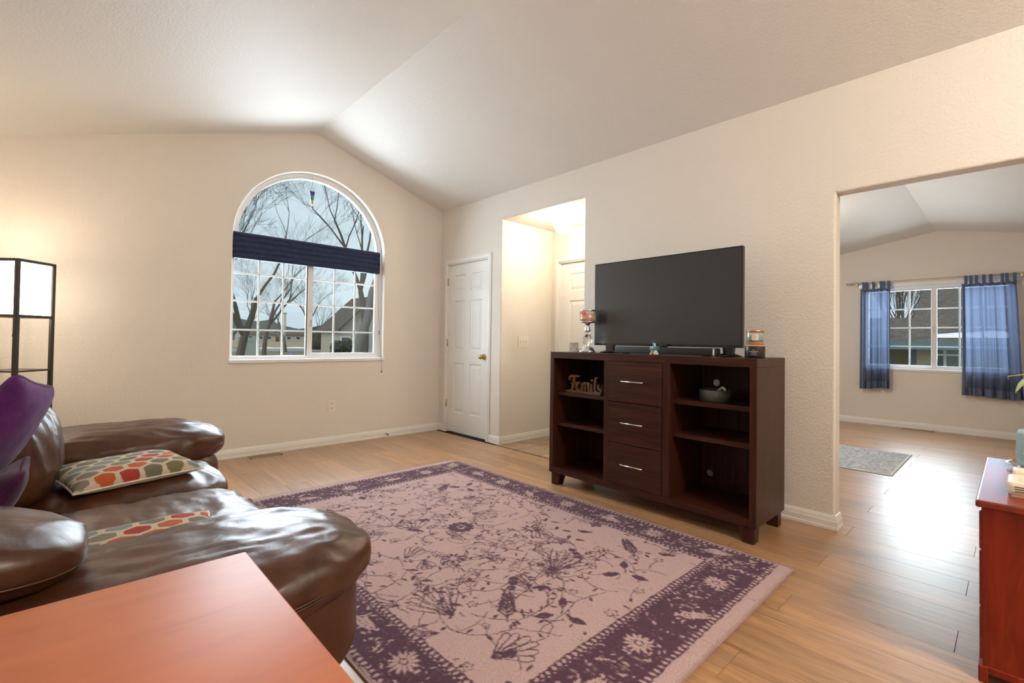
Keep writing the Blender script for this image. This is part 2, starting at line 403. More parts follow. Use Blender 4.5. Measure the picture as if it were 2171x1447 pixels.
# laminate planks, one object each
PW = .195; PLEN = 1.214
random.seed(5)
pm = {}
def plank(x0, x1, y0, y1):
    L = round(x1 - x0, 3); Wd = round(y1 - y0, 3)
    if (L, Wd) not in pm:
        bm = bmesh.new(); add_box(bm, (0, 0, -.012), (L - .0012, Wd - .0008, 0), .0007, 1); bmesh.ops.recalc_face_normals(bm, faces=bm.faces)
        me = bpy.data.meshes.new('plank'); bm.to_mesh(me); bm.free(); me.materials.append(MATS['floor_wood']); pm[(L, Wd)] = me
    o = bpy.data.objects.new('plank', pm[(L, Wd)]); COL.objects.link(o); o.location = (x0, y0, 0); o.parent = fl
y = LY; r = 0
while y < 5.03:
    y1 = min(y + PW, 5.04); ym = (y + y1) / 2
    segs = [(0.0, RX)] if ym < .02 else [(2.376, 6.1)]
    off = 4.27 + (r * .405) % PLEN + (.13 if r % 3 == 1 else 0)
    while off > 0: off -= PLEN
    for a, b in segs:
        xs = [a] + [off + PLEN * i for i in range(9) if a + .15 < off + PLEN * i < b - .15] + [b]
        i = 0
        for u, v in zip(xs[:-1], xs[1:]):
            if u < 5.9 or ym < .02: plank(u, v, y, y1)
    y = y1; r += 1
# entry hall stone tiles
hf = struct(box('floor_hall', (1.0, -.005, -.03), (2.376, .95, -.009), 'grout'))
ty = [-.02, .30, .62, .82]; tx = [1.10, 1.43, 1.76, 2.09, 2.27]
for i in range(4):
    for j in range(3):
        box('tile', (tx[i] + .003, ty[j] + .003, -.02), (tx[i + 1] - .003, ty[j + 1] - .003, .0015), 'stone_tile', hf, .002, 1)

# television wall with closet door, entry opening and wide opening
DX0, DX1, DH = .158, .922, 2.047
HX0, HX1, HH = 1.141, 2.266, 2.441
BX0, BX1, BH = 4.211, 6.0, 2.061
pts = [(0, 0), (DX0, 0), (DX0, DH), (DX1, DH), (DX1, 0), (HX0, 0), (HX0, HH), (HX1, HH), (HX1, 0), (BX0, 0), (BX0, BH), (BX1, BH), (BX1, 0), (RX, 0), (RX, WH + .05), (0, WH + .05)]
struct(extrude_poly('wall_right', pts, 1, 0, .112, 'wall_paint', bevel_pts=[5, 6, 7, 9, 10, 11], br=.014))
# window wall: gable outline with arched opening and rounded reveal
WC, WR, WS, SILL = -1.55, .770, 2.057, .905
def arch(o, n=28):
    p = [(WC - WR - o, SILL), (WC + WR + o, SILL)]
    return p + [(WC + (WR + o) * math.cos(PI * k / n), WS + (WR + o) * math.sin(PI * k / n)) for k in range(n + 1)]
def gable(yv): return WH + (RZ - WH) * yv / RY if yv > RY else RZ - SLL * (RY - yv)
def window_wall():
    bm = bmesh.new(); TH = .19; br = .016
    A0 = arch(br); n = len(A0)
    prof = [(br * (1 - math.sin(t)), -br * (1 - math.cos(t))) for t in np.linspace(0, PI / 2, 5)] + [(0, -TH)]
    rings = [[bm.verts.new((x, *p)) for p in arch(o)] for o, x in prof]
    for a, b in zip(rings[:-1], rings[1:]):
        for i in range(n): bm.faces.new((a[i], a[(i + 1) % n], b[(i + 1) % n], b[i]))
    F0 = rings[0]
    def V(yv, zv, x=0): return bm.verts.new((x, yv, zv))
    yl, yr = A0[0][0], A0[1][0]; E = .05
    bl, brr = V(LY, 0), V(0, 0)
    bm.faces.new((V(LY, 0), V(0, 0), V(0, SILL), F0[1], F0[0], V(LY, SILL)))
    bm.faces.new((V(LY, SILL), F0[0], F0[-1], V(yl, gable(yl) + E), V(LY, LZ + E)))
    bm.faces.new((F0[1], V(0, SILL), V(0, WH + E), V(yr, gable(yr) + E), F0[2]))
    for i in range(2, n - 1):
        y0, y1 = A0[i][0], A0[i + 1][0]
        top = [V(y0, gable(y0) + E)]
        if y1 < RY < y0: top.append(V(RY, RZ + E))
        top.append(V(y1, gable(y1) + E))
        bm.faces.new([F0[i + 1], F0[i]] + top)
    # outer skin
    bm.faces.new((V(LY, -.3, -TH), V(.3, -.3, -TH), V(.3, SILL, -TH), V(LY, SILL, -TH)))
    return bm_obj('wall_left', bm, 'wall_paint')
struct(window_wall())
struct(box('wall_back', (-.19, LY - .12, 0), (RX + .1, LY, LZ + .05), 'wall_paint'))
struct(box('wall_rear', (RX, LY, 0), (RX + .12, 0, 3.3), 'wall_paint'))
def slab(name, pts, th=.08):
    V = [tuple(p) for p in pts] + [(p[0], p[1], p[2] + th) for p in pts]
    return struct(obj(name, V, [(3, 2, 1, 0), (4, 5, 6, 7), (0, 1, 5, 4), (1, 2, 6, 5), (2, 3, 7, 6), (3, 0, 4, 7)], 'ceiling_paint'))
slab('ceiling', [(-.05, LY - .05, LZ - SLL * .05), (RX + .1, LY - .05, LZ - SLL * .05), (RX + .1, RY, RZ), (-.05, RY, RZ)])
slab('ceiling_right', [(-.05, RY, RZ), (RX + .1, RY, RZ), (RX + .1, .06, WH - .06 * .325), (-.05, .06, WH - .06 * .325)])
# entry hall
HB = .815
struct(box('wall_hall_left', (1.03, .10, 0), (HX0, HB + .1, HH + .1), 'wall_paint'))
struct(box('wall_hall_right', (HX1, .10, 0), (2.376, 5.1, 2.75), 'wall_paint'))
hd0, hd1, hdh = 1.255, 2.165, 2.055
struct(extrude_poly('wall_hall_back', [(1.03, 0), (hd0, 0), (hd0, hdh), (hd1, hdh), (hd1, 0), (2.3, 0), (2.3, HH + .1), (1.03, HH + .1)], 1, HB, HB + .12, 'wall_paint'))
struct(box('ceiling_hall', (1.03, .10, HH), (2.3, HB + .12, HH + .1), 'ceiling_paint'))
struct(box('wall_closet', (.02, .55, 0), (1.03, .6, 2.6), 'wall_paint'))
# dining room
DY = 5.04; DRX, DRZ = 4.24, 2.675; DX_L, DX_R = 2.376, 6.1; DSL = .178
wx0, wx1, wz0, wz1 = 3.435, 4.975, .812, 1.962
dl = lambda x: DRZ - DSL * abs(x - DRX) + .05
def dining_far():
    bm = bmesh.new(); T = .16
    def V(x, z, yv=DY): return bm.verts.new((x, yv, z))
    bm.faces.new((V(DX_L, 0), V(DX_R, 0), V(DX_R, wz0), V(DX_L, wz0)))
    bm.faces.new((V(DX_L, wz0), V(wx0, wz0), V(wx0, wz1), V(DX_L, wz1)))
    bm.faces.new((V(wx1, wz0), V(DX_R, wz0), V(DX_R, wz1), V(wx1, wz1)))
    bm.faces.new((V(DX_L, wz1), V(DX_R, wz1), V(DX_R, dl(DX_R)), V(DRX, DRZ + .05), V(DX_L, dl(DX_L))))
    c = [(wx0, wz0), (wx1, wz0), (wx1, wz1), (wx0, wz1)]
    for i in range(4):
        a, b = c[i], c[(i + 1) % 4]; bm.faces.new((V(*a), V(*b), V(*b, DY + T), V(*a, DY + T)))
    bmesh.ops.remove_doubles(bm, verts=bm.verts, dist=1e-5)
    return bm_obj('wall_dining_far', bm, 'wall_paint')
struct(dining_far())
struct(box('wall_dining_right', (DX_R, .1, 0), (DX_R + .1, 5.1, 2.6), 'wall_paint'))
slab('ceiling_dining', [(DX_L - .05, .1, dl(DX_L) - .05), (DRX, .1, DRZ), (DRX, 5.12, DRZ), (DX_L - .05, 5.12, dl(DX_L) - .05)])
slab('ceiling_dining_right', [(DRX, .1, DRZ), (DX_R + .1, .1, dl(DX_R + .1) - .05), (DX_R + .1, 5.12, dl(DX_R + .1) - .05), (DRX, 5.12, DRZ)])

# baseboards (three-step profile)
BP = [(0, 0), (.017, 0), (.017, .016), (.0145, .020), (.0145, .050), (.012, .056), (.010, .070), (.007, .076), (.005, .083), (0, .085)]
CW = .057
struct(sweep('baseboard_left', BP, [(DX0 - CW, 0), (0, 0), (0, LY)], 'trim_white'))
struct(sweep('baseboard_hall', BP, [(hd0 - CW, HB), (HX0, HB), (HX0, 0), (DX1 + CW, 0)], 'trim_white'))
struct(sweep('baseboard_right', BP, [(BX0, .112), (BX0, 0), (HX1, 0), (HX1, HB)], 'trim_white'))
struct(sweep('baseboard_dining_far', BP, [(DX_R, DY), (DX_L, DY), (DX_L, .112), (BX0, .112)], 'trim_white'))
# door casings
def casing(name, x0, x1, h, yf, s=-1):
    w0 = CW; t = .016
    prof = [(0, 0), (0, .010), (.012, t), (.040, t), (.046, .012), (w0, .010), (w0, 0)]
    V = []; F = []; m = len(prof)
    for (cx, cz, dx, dz) in ((x0, 0, -1, 0), (x0, h, -1, 1), (x1, h, 1, 1), (x1, 0, 1, 0)):
        for o, d in prof: V.append((cx + dx * o, yf + s * d, cz + dz * o))
    for i in range(3):
        for k in range(m): F.append((i * m + k, i * m + (k + 1) % m, (i + 1) * m + (k + 1) % m, (i + 1) * m + k))
    F += [tuple(range(m)), tuple(3 * m + k for k in range(m))]
    bm = bmesh.new(); vs = [bm.verts.new(v) for v in V]
    for f in F: bm.faces.new([vs[i] for i in f])
    # jambs
    for lo, hi in (((x0 - .001, yf, 0), (x0 + .012, yf + .11, h)), ((x1 - .012, yf, 0), (x1 + .001, yf + .11, h)), ((x0, yf, h - .012), (x1, yf + .11, h + .001))): add_box(bm, lo, hi)
    return struct(bm_obj(name, bm, 'trim_white'))
casing('trim_1', DX0, DX1, DH, 0.0)
casing('trim_2', hd0, hd1, hdh, HB)

def six_panel_door(name, x0, x1, z0, z1, yf):
    r = root(name, (x0, yf, z0)); Wd = x1 - x0; H = z1 - z0
    st = .105 * Wd / .75; mid = .10 * Wd / .75; pw = (Wd - 2 * st - mid) / 2
    cols = [(st, st + pw), (st + pw + mid, Wd - st)]
    rows = [(.235, .835), (.985, 1.59), (1.70, 1.905)]; k = H / 2.03; rows = [(a * k, b * k) for a, b in rows]
    xs = sorted({0, Wd, *[v for c in cols for v in c]}); zs = sorted({0, H, *[v for c in rows for v in c]})
    V = []; F = []
    def q(a, b, c, d):
        i = len(V); V.extend([a, b, c, d]); F.append((i, i + 1, i + 2, i + 3))
    for i in range(len(xs) - 1):
        for j in range(len(zs) - 1):
            cell = (xs[i], xs[i + 1], zs[j], zs[j + 1])
            if any(abs(cell[0] - c[0]) < 1e-6 for c in cols) and any(abs(cell[2] - c[0]) < 1e-6 for c in rows): continue
            q((x0 + cell[0], yf, z0 + cell[2]), (x0 + cell[1], yf, z0 + cell[2]), (x0 + cell[1], yf, z0 + cell[3]), (x0 + cell[0], yf, z0 + cell[3]))
    B = yf + .035
    q((x0, B, z0), (x0, B, z1), (x1, B, z1), (x1, B, z0))
    for a, b in (((x0, z0), (x1, z0)), ((x1, z0), (x1, z1)), ((x1, z1), (x0, z1)), ((x0, z1), (x0, z0))): q((a[0], yf, a[1]), (a[0], B, a[1]), (b[0], B, b[1]), (b[0], yf, b[1]))
    obj('slab', V, F, 'door_white', r)
    for c in cols:
        for w_ in rows:
            rings = []
            for ins, d in ((0, 0), (.006, .007), (.020, .010), (.030, .008), (.048, .002), (.049, .002)):
                rings.append([(x0 + c[0] + ins, yf + d, z0 + w_[0] + ins), (x0 + c[1] - ins, yf + d, z0 + w_[0] + ins), (x0 + c[1] - ins, yf + d, z0 + w_[1] - ins), (x0 + c[0] + ins, yf + d, z0 + w_[1] - ins)])
            V = [p for rg in rings for p in rg]; F = []
            for i in range(len(rings) - 1):
                for s in range(4): F.append((i * 4 + s, i * 4 + (s + 1) % 4, i * 4 + 4 + (s + 1) % 4, i * 4 + 4 + s))
            e = (len(rings) - 1) * 4; F.append((e, e + 1, e + 2, e + 3)); obj('panel', V, F, 'door_white', r)
    return r
d1 = six_panel_door('door_1', DX0 + .013, DX1 - .013, .014, DH - .015, .012)
def knob(parent, x, y, z, mat='brass'):
    V, F = [], []
    prof = [(.0, .0), (.032, 0), (.032, .006), (.012, .010), (.011, .028), (.020, .036), (.027, .048), (.026, .060), (.016, .068), (0.001, .070)]
    seg = 20
    for r_, d in prof:
        for k in range(seg): th = 2 * PI * k / seg; V.append((x + r_ * math.cos(th), y - d, z + r_ * math.sin(th)))
    for i in range(len(prof) - 1):
        for k in range(seg): F.append((i * seg + k, i * seg + (k + 1) % seg, (i + 1) * seg + (k + 1) % seg, (i + 1) * seg + k))
    return obj('door_knob', V, F, mat, parent, True)
knob(d1, .853, .012, .935)
for z in (1.83, 1.088, .35): tube('hinge', [(DX0 + .006, -.004, z - .045), (DX0 + .006, -.004, z + .045)], .008, 'brass', d1, 8)
d2 = six_panel_door('door_2', hd0 + .013, hd1 - .013, .012, hdh - .015, HB + .03)
knob(d2, 2.09, HB + .03, .95)

# ------------------------------------------------------------------ arched window
win1 = root('window_1', (-.11, WC, SILL))
GX = -.10
def ring_band(name, outline_o, outline_i, x0, x1, mat, parent):
    n = len(outline_o); V = []
    for o in (outline_o, outline_i):
        for x in (x0, x1):
            for p in o: V.append((x, *p))
    F = []
    for i in range(n):
        j = (i + 1) % n
        F.append((n + i, n + j, 3 * n + j, 3 * n + i)); F.append((i, j, 2 * n + j, 2 * n + i)); F.append((2 * n + i, 2 * n + j, 3 * n + j, 3 * n + i))
    bm = bmesh.new(); vs = [bm.verts.new(v) for v in V]
    for f in F: bm.faces.new([vs[i] for i in f])
    return bm_obj(name, bm, mat, parent)
RAILZ = 2.0
def lunette(o, zb, n=36):
    R = WR - o
    a0 = math.asin(max(-1, min(1, (zb - WS) / R))) if zb < WS else 0
    p = []
    if zb < WS: p = [(WC - R, zb), (WC + R, zb)]
    return p + [(WC + R * math.cos(PI * k / n), WS + R * math.sin(PI * k / n)) for k in range(n + 1)]
ring_band('arch_frame', lunette(.0, RAILZ - .045), lunette(.032, RAILZ + .02), -.15, -.075, 'vinyl_white', win1)
ring_band('arch_frame', lunette(.030, RAILZ + .015), lunette(.052, RAILZ + .035), -.13, -.088, 'vinyl_white', win1)
def pane_poly(name, outline, x, parent):
    V = [(x, *p) for p in outline]; return obj(name, V, [tuple(range(len(V)))], 'window_glass', parent)
pane_poly('pane', lunette(.050, RAILZ + .03), GX - .005, win1)
def rect_o(y0, y1, z0, z1): return [(y0, z0), (y1, z0), (y1, z1), (y0, z1)]
YL, YR = WC - WR, WC + WR
ring_band('slider_frame', rect_o(YL, YR, SILL - .005, RAILZ - .02), rect_o(YL + .028, YR - .034, SILL + .034, RAILZ - .06), -.15, -.070, 'vinyl_white', win1)
def sash(y0, y1, z0, z1, x0, x1, nc, nr, bw, parent, axis=0):
    ring_band('sash', rect_o(y0, y1, z0, z1), rect_o(y0 + bw[0], y1 - bw[1], z0 + bw[2], z1 - .03), x0, x1, 'vinyl_white', parent)
    a, b, c, d = y0 + bw[0], y1 - bw[1], z0 + bw[2], z1 - .03
    xm = (x0 + x1) / 2
    pane_poly('pane', rect_o(a - .004, b + .004, c - .004, d + .004), xm, parent)
    for i in range(1, nc): yy = a + (b - a) * i / nc; box('muntin', (xm - .010, yy - .0085, c), (xm - .002, yy + .0085, d), 'vinyl_white', parent)
    for j in nr: box('muntin', (xm - .0105, a, j - .0085), (xm - .0025, b, j + .0085), 'vinyl_white', parent)
rowz = (1.733, 1.468, 1.19)
sash(YL + .012, -1.585, SILL + .012, RAILZ - .055, -.118, -.100, 3, rowz, (.022, .030, .020), win1)
sash(-1.610, YR - .030, SILL + .030, RAILZ - .055, -.100, -.076, 3, rowz, (.055, .048, .030), win1)
box('latch', (-.078, -1.585, 1.24), (-.060, -1.567, 1.31), 'steel', win1, .004)
struct(box('trim_sill', (-.075, YL - .018, SILL - .03), (.014, YR + .016, SILL + .003), 'vinyl_white', None, .005))
# blind folded up under the arch
bl = thing('window_blind', 'navy blue fabric blind gathered up across the arched window', 'blind', (-.04, WC, 1.87))
Yb0, Yb1 = YL + .004, -.838
box('headrail', (-.066, Yb0, 2.080), (-.012, Yb1, 2.106), 'blind_rail', bl, .004)
V = []; F = []; nz = 26; ny = 70
for j in range(nz + 1):
    z = 1.872 + (2.08 - 1.872) * j / nz
    for i in range(ny + 1):
        yv = Yb0 + (Yb1 - Yb0) * i / ny; ph = j / nz * 4 * 2 * PI
        V.append((-.018 + .007 * math.sin(ph) + .003 * math.sin(yv * 7 + j * .35), yv, z + .0015 * math.sin(yv * 9)))
for j in range(nz):
    for i in range(ny): a = j * (ny + 1) + i; F.append((a, a + 1, a + ny + 2, a + ny + 1))
o = obj('fabric', V, F, 'blind_navy', bl, True); md = o.modifiers.new('thick', 'SOLIDIFY'); md.thickness = .045; md.offset = -1
box('bottom_rail', (-.060, Yb0, 1.860), (-.014, Yb1, 1.874), 'blind_rail', bl, .003)
box('end_cap', (-.064, Yb1 - .001, 1.866), (-.010, Yb1 + .004, 2.10), 'blind_navy', bl)
tube('pull_cord', [(-.006, -.868, 2.09), (-.006, -.866, 1.87), (.004, -.835, 1.2), (.022, -.812, .93), (.024, -.807, .76)], .0016, 'cord', bl, 5)
for z, m in ((1.205, 'glass_blue'), (1.18, 'glass_blue')): sphere('cord_bead', (.004, -.835, z), .009, m, bl, 10)
lathe('tassel', [(.002, .022), (.006, .016), (.008, 0)], (.024, -.807, .742), 'cord', bl, 10)
# sun catcher
sp = onX(662, 405, -.05); st_ = thing('sun_catcher', 'rainbow striped glass sun catcher hanging in the arch', 'sun catcher', (-.05, sp[1], 2.64))
tube('string', [(-.05, sp[1], 2.80), (-.05, sp[1], 2.69)], .0012, 'cord', st_, 5)
hh = .026
for i, m in enumerate(('glass_indigo', 'glass_blue', 'glass_teal', 'glass_green', 'glass_yellow', 'glass_orange')):
    z1 = 2.645 - i * hh * .86; z0 = z1 - hh * .84; w1 = .027 - i * .0032; w0 = w1 - .0032
    extrude_poly('glass_piece', [(sp[1] - w0, z0), (sp[1] + w0, z0), (sp[1] + w1, z1), (sp[1] - w1, z1)], 0, -.053, -.047, m, st_)
tube('string', [(-.05, sp[1] - .02, 2.645), (-.05, sp[1], 2.69), (-.05, sp[1] + .02, 2.645)], .0012, 'cord', st_, 5)
extrude_poly('drop', [(sp[1] - .013, 2.478), (sp[1], 2.462), (sp[1] + .013, 2.478), (sp[1], 2.497)], 0, -.055, -.045, 'glass_red', st_)

# ------------------------------------------------------------------ wall and floor fittings
def plate(name, label, cat, c, u, n, wd, ht, slots):
    """c centre, u horizontal direction, n outward normal"""
    c = np.array(c, float); u = np.array(u, float); n = np.array(n, float); z = np.array([0, 0, 1.])
    t = thing(name, label, cat, tuple(c))
    def rect(nm, a, b, w_, h_, d0, d1, mat, par):
        P = []
        for d in (d0, d1):
            for sx, sz in ((-1, -1), (1, -1), (1, 1), (-1, 1)): P.append(c + u * (a + sx * w_ / 2) + z * (b + sz * h_ / 2) + n * d)
        bm = bmesh.new(); vs = [bm.verts.new(p) for p in P]
        for f in ((3, 2, 1, 0), (4, 5, 6, 7), (0, 1, 5, 4), (1, 2, 6, 5), (2, 3, 7, 6), (3, 0, 4, 7)): bm.faces.new([vs[i] for i in f])
        return bm_obj(nm, bm, mat, par)
    rect('cover', 0, 0, wd, ht, 0, .006, 'plate_ivory', t)
    for s in slots: rect(s[0], *s[1:5], .006, .006 + s[5], s[6], t)
    return t
plate('wall_outlet', 'ivory duplex outlet below the arched window', 'outlet', (0, -1.366, .408), (0, 1, 0), (1, 0, 0), .075, .118,
      [('socket', 0, .026, .034, .030, .003, 'plate_ivory'), ('socket', 0, -.026, .034, .030, .003, 'plate_ivory')] + [('slot', a, b, .004, .010, .0035, 'plate_dark') for a in (-.008, .008) for b in (.030, -.022)] + [('slot', 0, b, .006, .006, .0035, 'plate_dark') for b in (.018, -.034)])
sw0 = onX(1098, 726, HX0); sw1 = onX(1120, 727, HX0)
plate('light_switch', 'ivory triple light switch plate in the entry hall', 'switch', (HX0, (sw0[1] + sw1[1]) / 2, 1.115), (0, 1, 0), (1, 0, 0), sw1[1] - sw0[1], .118,
      [('rocker', a, 0, .010, .024, .008, 'plate_ivory') for a in (-.046, 0, .046)])
def vent(label, lo, hi, axis):
    t = thing('floor_vent', label, 'vent', ((lo[0] + hi[0]) / 2, (lo[1] + hi[1]) / 2, 0))
    w_ = .018; a, b = lo, hi
    boxes('frame', [((a[0], a[1], 0), (b[0], a[1] + w_, .005)), ((a[0], b[1] - w_, 0), (b[0], b[1], .005)), ((a[0], a[1], 0), (a[0] + w_, b[1], .005)), ((b[0] - w_, a[1], 0), (b[0], b[1], .005))], 'vent_tan', t)
    box('duct', (a[0] + w_, a[1] + w_, .0), (b[0] - w_, b[1] - w_, .001), 'vent_tan', t)
    L = []
    n = 16
    for i in range(n):
        u = (i + .5) / n
        if axis == 1: yv = a[1] + w_ + (b[1] - a[1] - 2 * w_) * u; L.append(((a[0] + w_, yv - .003, .001), (b[0] - w_, yv + .003, .0045)))
        else: xv = a[0] + w_ + (b[0] - a[0] - 2 * w_) * u; L.append(((xv - .003, a[1] + w_, .001), (xv + .003, b[1] - w_, .0045)))
    boxes('grille', L, 'vent_tan', t)
vent('tan metal floor vent beneath the arched window', (.035, -2.17, 0), (.145, -1.89, 0), 1)
vent('tan metal floor vent beneath the curtained window', (3.90, 4.90, 0), (4.23, 5.0, 0), 0)
ds = thing('door_stop', 'small spring door stop on the baseboard near the closet', 'door stop', (.014, -.78, .05))
dp = onX(819, 917, .05); 
tube('spring', [(.014, dp[1] + .01, .045), (.055, dp[1] + .004, .042), (.085, dp[1], .040)], .006, 'brass', ds, 8)
sphere('tip', (.088, dp[1], .040), .010, 'plate_dark', ds, 10)

# hall globe light
gp = onZ(1193, 480, 2.31)
g = thing('ceiling_globe_light', 'glowing white globe ceiling light in the entry hall', 'light', (gp[0], gp[1], HH))
sphere('globe', (gp[0], gp[1], 2.325), .088, 'globe_glow', g, 24)
lathe('base', [(.07, 0), (.07, -.02), (.05, -.04)], (gp[0], gp[1], HH), 'vinyl_white', g)

# ------------------------------------------------------------------ rug
RX0, RX1, RY0, RY1 = 1.375, 4.205, -2.69, -.775
def make_rug():
    st = .0042; nx = int((RX1 - RX0) / st); ny = int((RY1 - RY0) / st)
    xs = np.linspace(RX0, RX1, nx + 1); ys = np.linspace(RY0, RY1, ny + 1)
    X, Y = np.meshgrid(xs, ys)
    Z0 = np.zeros(X.size)
    wob = lambda s, o: pnoise(np.stack([X.ravel() * s + o, Y.ravel() * s, Z0 + o * 1.7], 1)).reshape(X.shape)
    Xw = X + .008 * wob(20, 3.1) + .006 * wob(70, 6.2); Yw = Y + .008 * wob(20, 9.4) + .006 * wob(70, 2.9)
    M = np.zeros(X.shape)                                        # 0 light ground, 1 dark
    dx0, dx1, dy0, dy1 = Xw - RX0, RX1 - Xw, Yw - RY0, RY1 - Yw
    ex = np.minimum(dx0, dx1); ey = np.minimum(dy0, dy1)
    inner = np.minimum(ex - .06, ey - .012)                      # inside the pale end bands
    bd = np.minimum(ex - .06 - .275, ey - .012 - .235)           # >0 field, <0 border
    M[(inner > 0) & (bd < 0)] = 1
    rng = np.random.RandomState(11)
    def local(cx, cy, R):
        i0, i1 = np.searchsorted(xs, [cx - R, cx + R]); j0, j1 = np.searchsorted(ys, [cy - R, cy + R])
        return slice(max(j0, 0), min(j1 + 1, ny + 1)), slice(max(i0, 0), min(i1 + 1, nx + 1))
    def put(sl, mask, v): M[sl][mask] = v
    def leaf(cx, cy, L, W_, a, v=1):
        sl = local(cx, cy, L); u = (Xw[sl] - cx) * math.cos(a) + (Yw[sl] - cy) * math.sin(a); w_ = -(Xw[sl] - cx) * math.sin(a) + (Yw[sl] - cy) * math.cos(a)
        t = np.clip(u / L + .5, 0, 1); put(sl, (np.abs(u) < L / 2) & (np.abs(w_) < W_ / 2 * np.sin(PI * t) ** .8 * (1.2 - .5 * t)), v)
    def disc(cx, cy, r, v=1):
        sl = local(cx, cy, r); put(sl, np.hypot(Xw[sl] - cx, Yw[sl] - cy) < r, v)
    def ringf(cx, cy, r0, r1, v=1, pet=0, amp=0):
        sl = local(cx, cy, r1 * 1.3); dx = Xw[sl] - cx; dy = Yw[sl] - cy; d = np.hypot(dx, dy) / (1 + amp * np.cos(pet * np.arctan2(dy, dx))); put(sl, (d > r0) & (d < r1), v)
    def flower(cx, cy, r, n, v=1, a0=0, inner_=.35):
        for k in range(n): a = a0 + 2 * PI * k / n; leaf(cx + r * .62 * math.cos(a), cy + r * .62 * math.sin(a), r * .75, r * 1.7 / n + .006, a, v)
    def line(pts, wd, v=1):
        for (x0, y0), (x1, y1) in zip(pts[:-1], pts[1:]):
            L = math.hypot(x1 - x0, y1 - y0); sl = local((x0 + x1) / 2, (y0 + y1) / 2, L / 2 + wd)
            if L < 1e-6: continue
            t = np.clip(((Xw[sl] - x0) * (x1 - x0) + (Yw[sl] - y0) * (y1 - y0)) / L ** 2, 0, 1)
            put(sl, np.hypot(Xw[sl] - x0 - t * (x1 - x0), Yw[sl] - y0 - t * (y1 - y0)) < wd / 2, v)
    def vine(x, y, a, L, curl, wd=.0062, leaves=True, v=1, depth=1):
        pts = [(x, y)]; n = max(4, int(L / .03)); side = 1
        for k in range(n):
            a += curl * .03 + rng.normal() * .16; x += .03 * math.cos(a); y += .03 * math.sin(a); pts.append((x, y))
            if leaves and k % 3 == 2:
                leaf(x + .022 * math.cos(a + side * 1.1), y + .022 * math.sin(a + side * 1.1), .036, .015, a + side * 1.1, v); side = -side
            if depth and k % 4 == 3 and rng.rand() < .75: vine(x, y, a + side * .9, L * .38, -curl * 2 + rng.normal() * 3, wd * .85, False, v, depth - 1)
        line(pts, wd, v); return x, y, a
    def fern(cx, cy, L, a, n=7, wd=.0062, spread=.75, v=1, solid=False):
        ex_, ey_ = cx + L * math.cos(a), cy + L * math.sin(a); line([(cx, cy), (ex_, ey_)], wd, v)
        for k in range(1, n + 1):
            t = k / (n + 1); px, py = cx + L * t * math.cos(a), cy + L * t * math.sin(a); l = L * .55 * (1 - .55 * t)
            for s in (-1, 1):
                b = a + s * spread
                if solid: leaf(px + l * .5 * math.cos(b), py + l * .5 * math.sin(b), l, .016, b, v)
                else: line([(px, py), (px + l * .6 * math.cos(b), py + l * .6 * math.sin(b)), (px + l * math.cos(b - s * .5), py + l * math.sin(b - s * .5))], wd, v)
    def loopfern(cx, cy, L, a, n=6):
        for k in range(n):
            b = a + (k - (n - 1) / 2) * .24; l = L * (1 - .09 * abs(k - (n - 1) / 2)); q = []
            for t in np.linspace(0, 1, 15):
                r_ = l * math.sin(PI * t) ** .6 * .999; o = .016 * math.sin(2 * PI * t)
                q.append((cx + r_ * math.cos(b) - o * math.sin(b), cy + r_ * math.sin(b) + o * math.cos(b)))
            line(q, .0055)
    G = lambda px, py: onZ(px, py)[:2]
    # field: vines first, then motifs at the places the photograph shows
    fx0, fx1, fy0, fy1 = RX0 + .36, RX1 - .36, RY0 + .27, RY1 - .27
    for k in range(78):
        vine(rng.uniform(fx0, fx1), rng.uniform(fy0, fy1), rng.uniform(0, 2 * PI), rng.uniform(.25, .5), rng.normal() * 4.0, .0046)
    for k in range(120):                                           # small blossom outlines
        cx, cy = rng.uniform(fx0, fx1), rng.uniform(fy0, fy1); r_ = rng.uniform(.014, .026)
        ringf(cx, cy, r_ - .0052, r_, 1, 5, .22)
        vine(cx, cy, rng.uniform(0, 6), .09, 5, .0048, False, 1, 0)
    for px, py, R in ((978, 1120, .075),): ringf(*G(px, py), .030, R, 1, 12, .08); disc(*G(px, py), .017)
    for px, py in ((961, 1187), (1125, 1124)): flower(*G(px, py), .062, 9); disc(*G(px, py), .012, 0)
    for px, py, a in ((1190, 1305, 2.2), (1325, 1218, 2.2), (760, 1052, 2.0), (985, 1035, 2.0)):
        c = G(px, py)
        for da, d in ((0, .085), (2.0, .075), (-2.1, .08)): leaf(c[0] + d * math.cos(a + da), c[1] + d * math.sin(a + da), .085, .042, a + da)
        line([(c[0], c[1]), (c[0] + .06 * math.cos(a), c[1] + .06 * math.sin(a))], .007)
    for px, py, a in ((1088, 1240, -.95), (1222, 1177, 2.75)):
        c = G(px, py)
        for t in (-.045, 0, .045): disc(c[0] + t * math.cos(a), c[1] + t * math.sin(a), .021)
    for px, py, L, a in ((1075, 1322, .20, 2.4), (1345, 1180, .18, 2.4), (1120, 1048, .20, 2.0), (930, 1045, .17, 2.2)): fern(*G(px, py), L, a, 6, .010, .65, 1, False)
    for px, py, L, a in ((960, 1310, .27, 3.05), (1170, 1215, .26, 1.9), (1040, 1400, .2, 1.4), (880, 1130, .2, 2.8), (1270, 1120, .2, 2.4), (1000, 1090, .18, .6)): loopfern(*G(px, py), L, a)
    for px, py, a in ((1075, 1390, 1.2), (1415, 1180, .4), (1150, 1250, 2.), (900, 1105, 2), (1240, 1130, .3), (1040, 1040, 1.)):
        c = G(px, py); leaf(c[0], c[1], .06, .035, a); leaf(c[0] + .02, c[1] + .015, .05, .02, a + .6); leaf(c[0] - .02, c[1] - .015, .05, .02, a - .6)
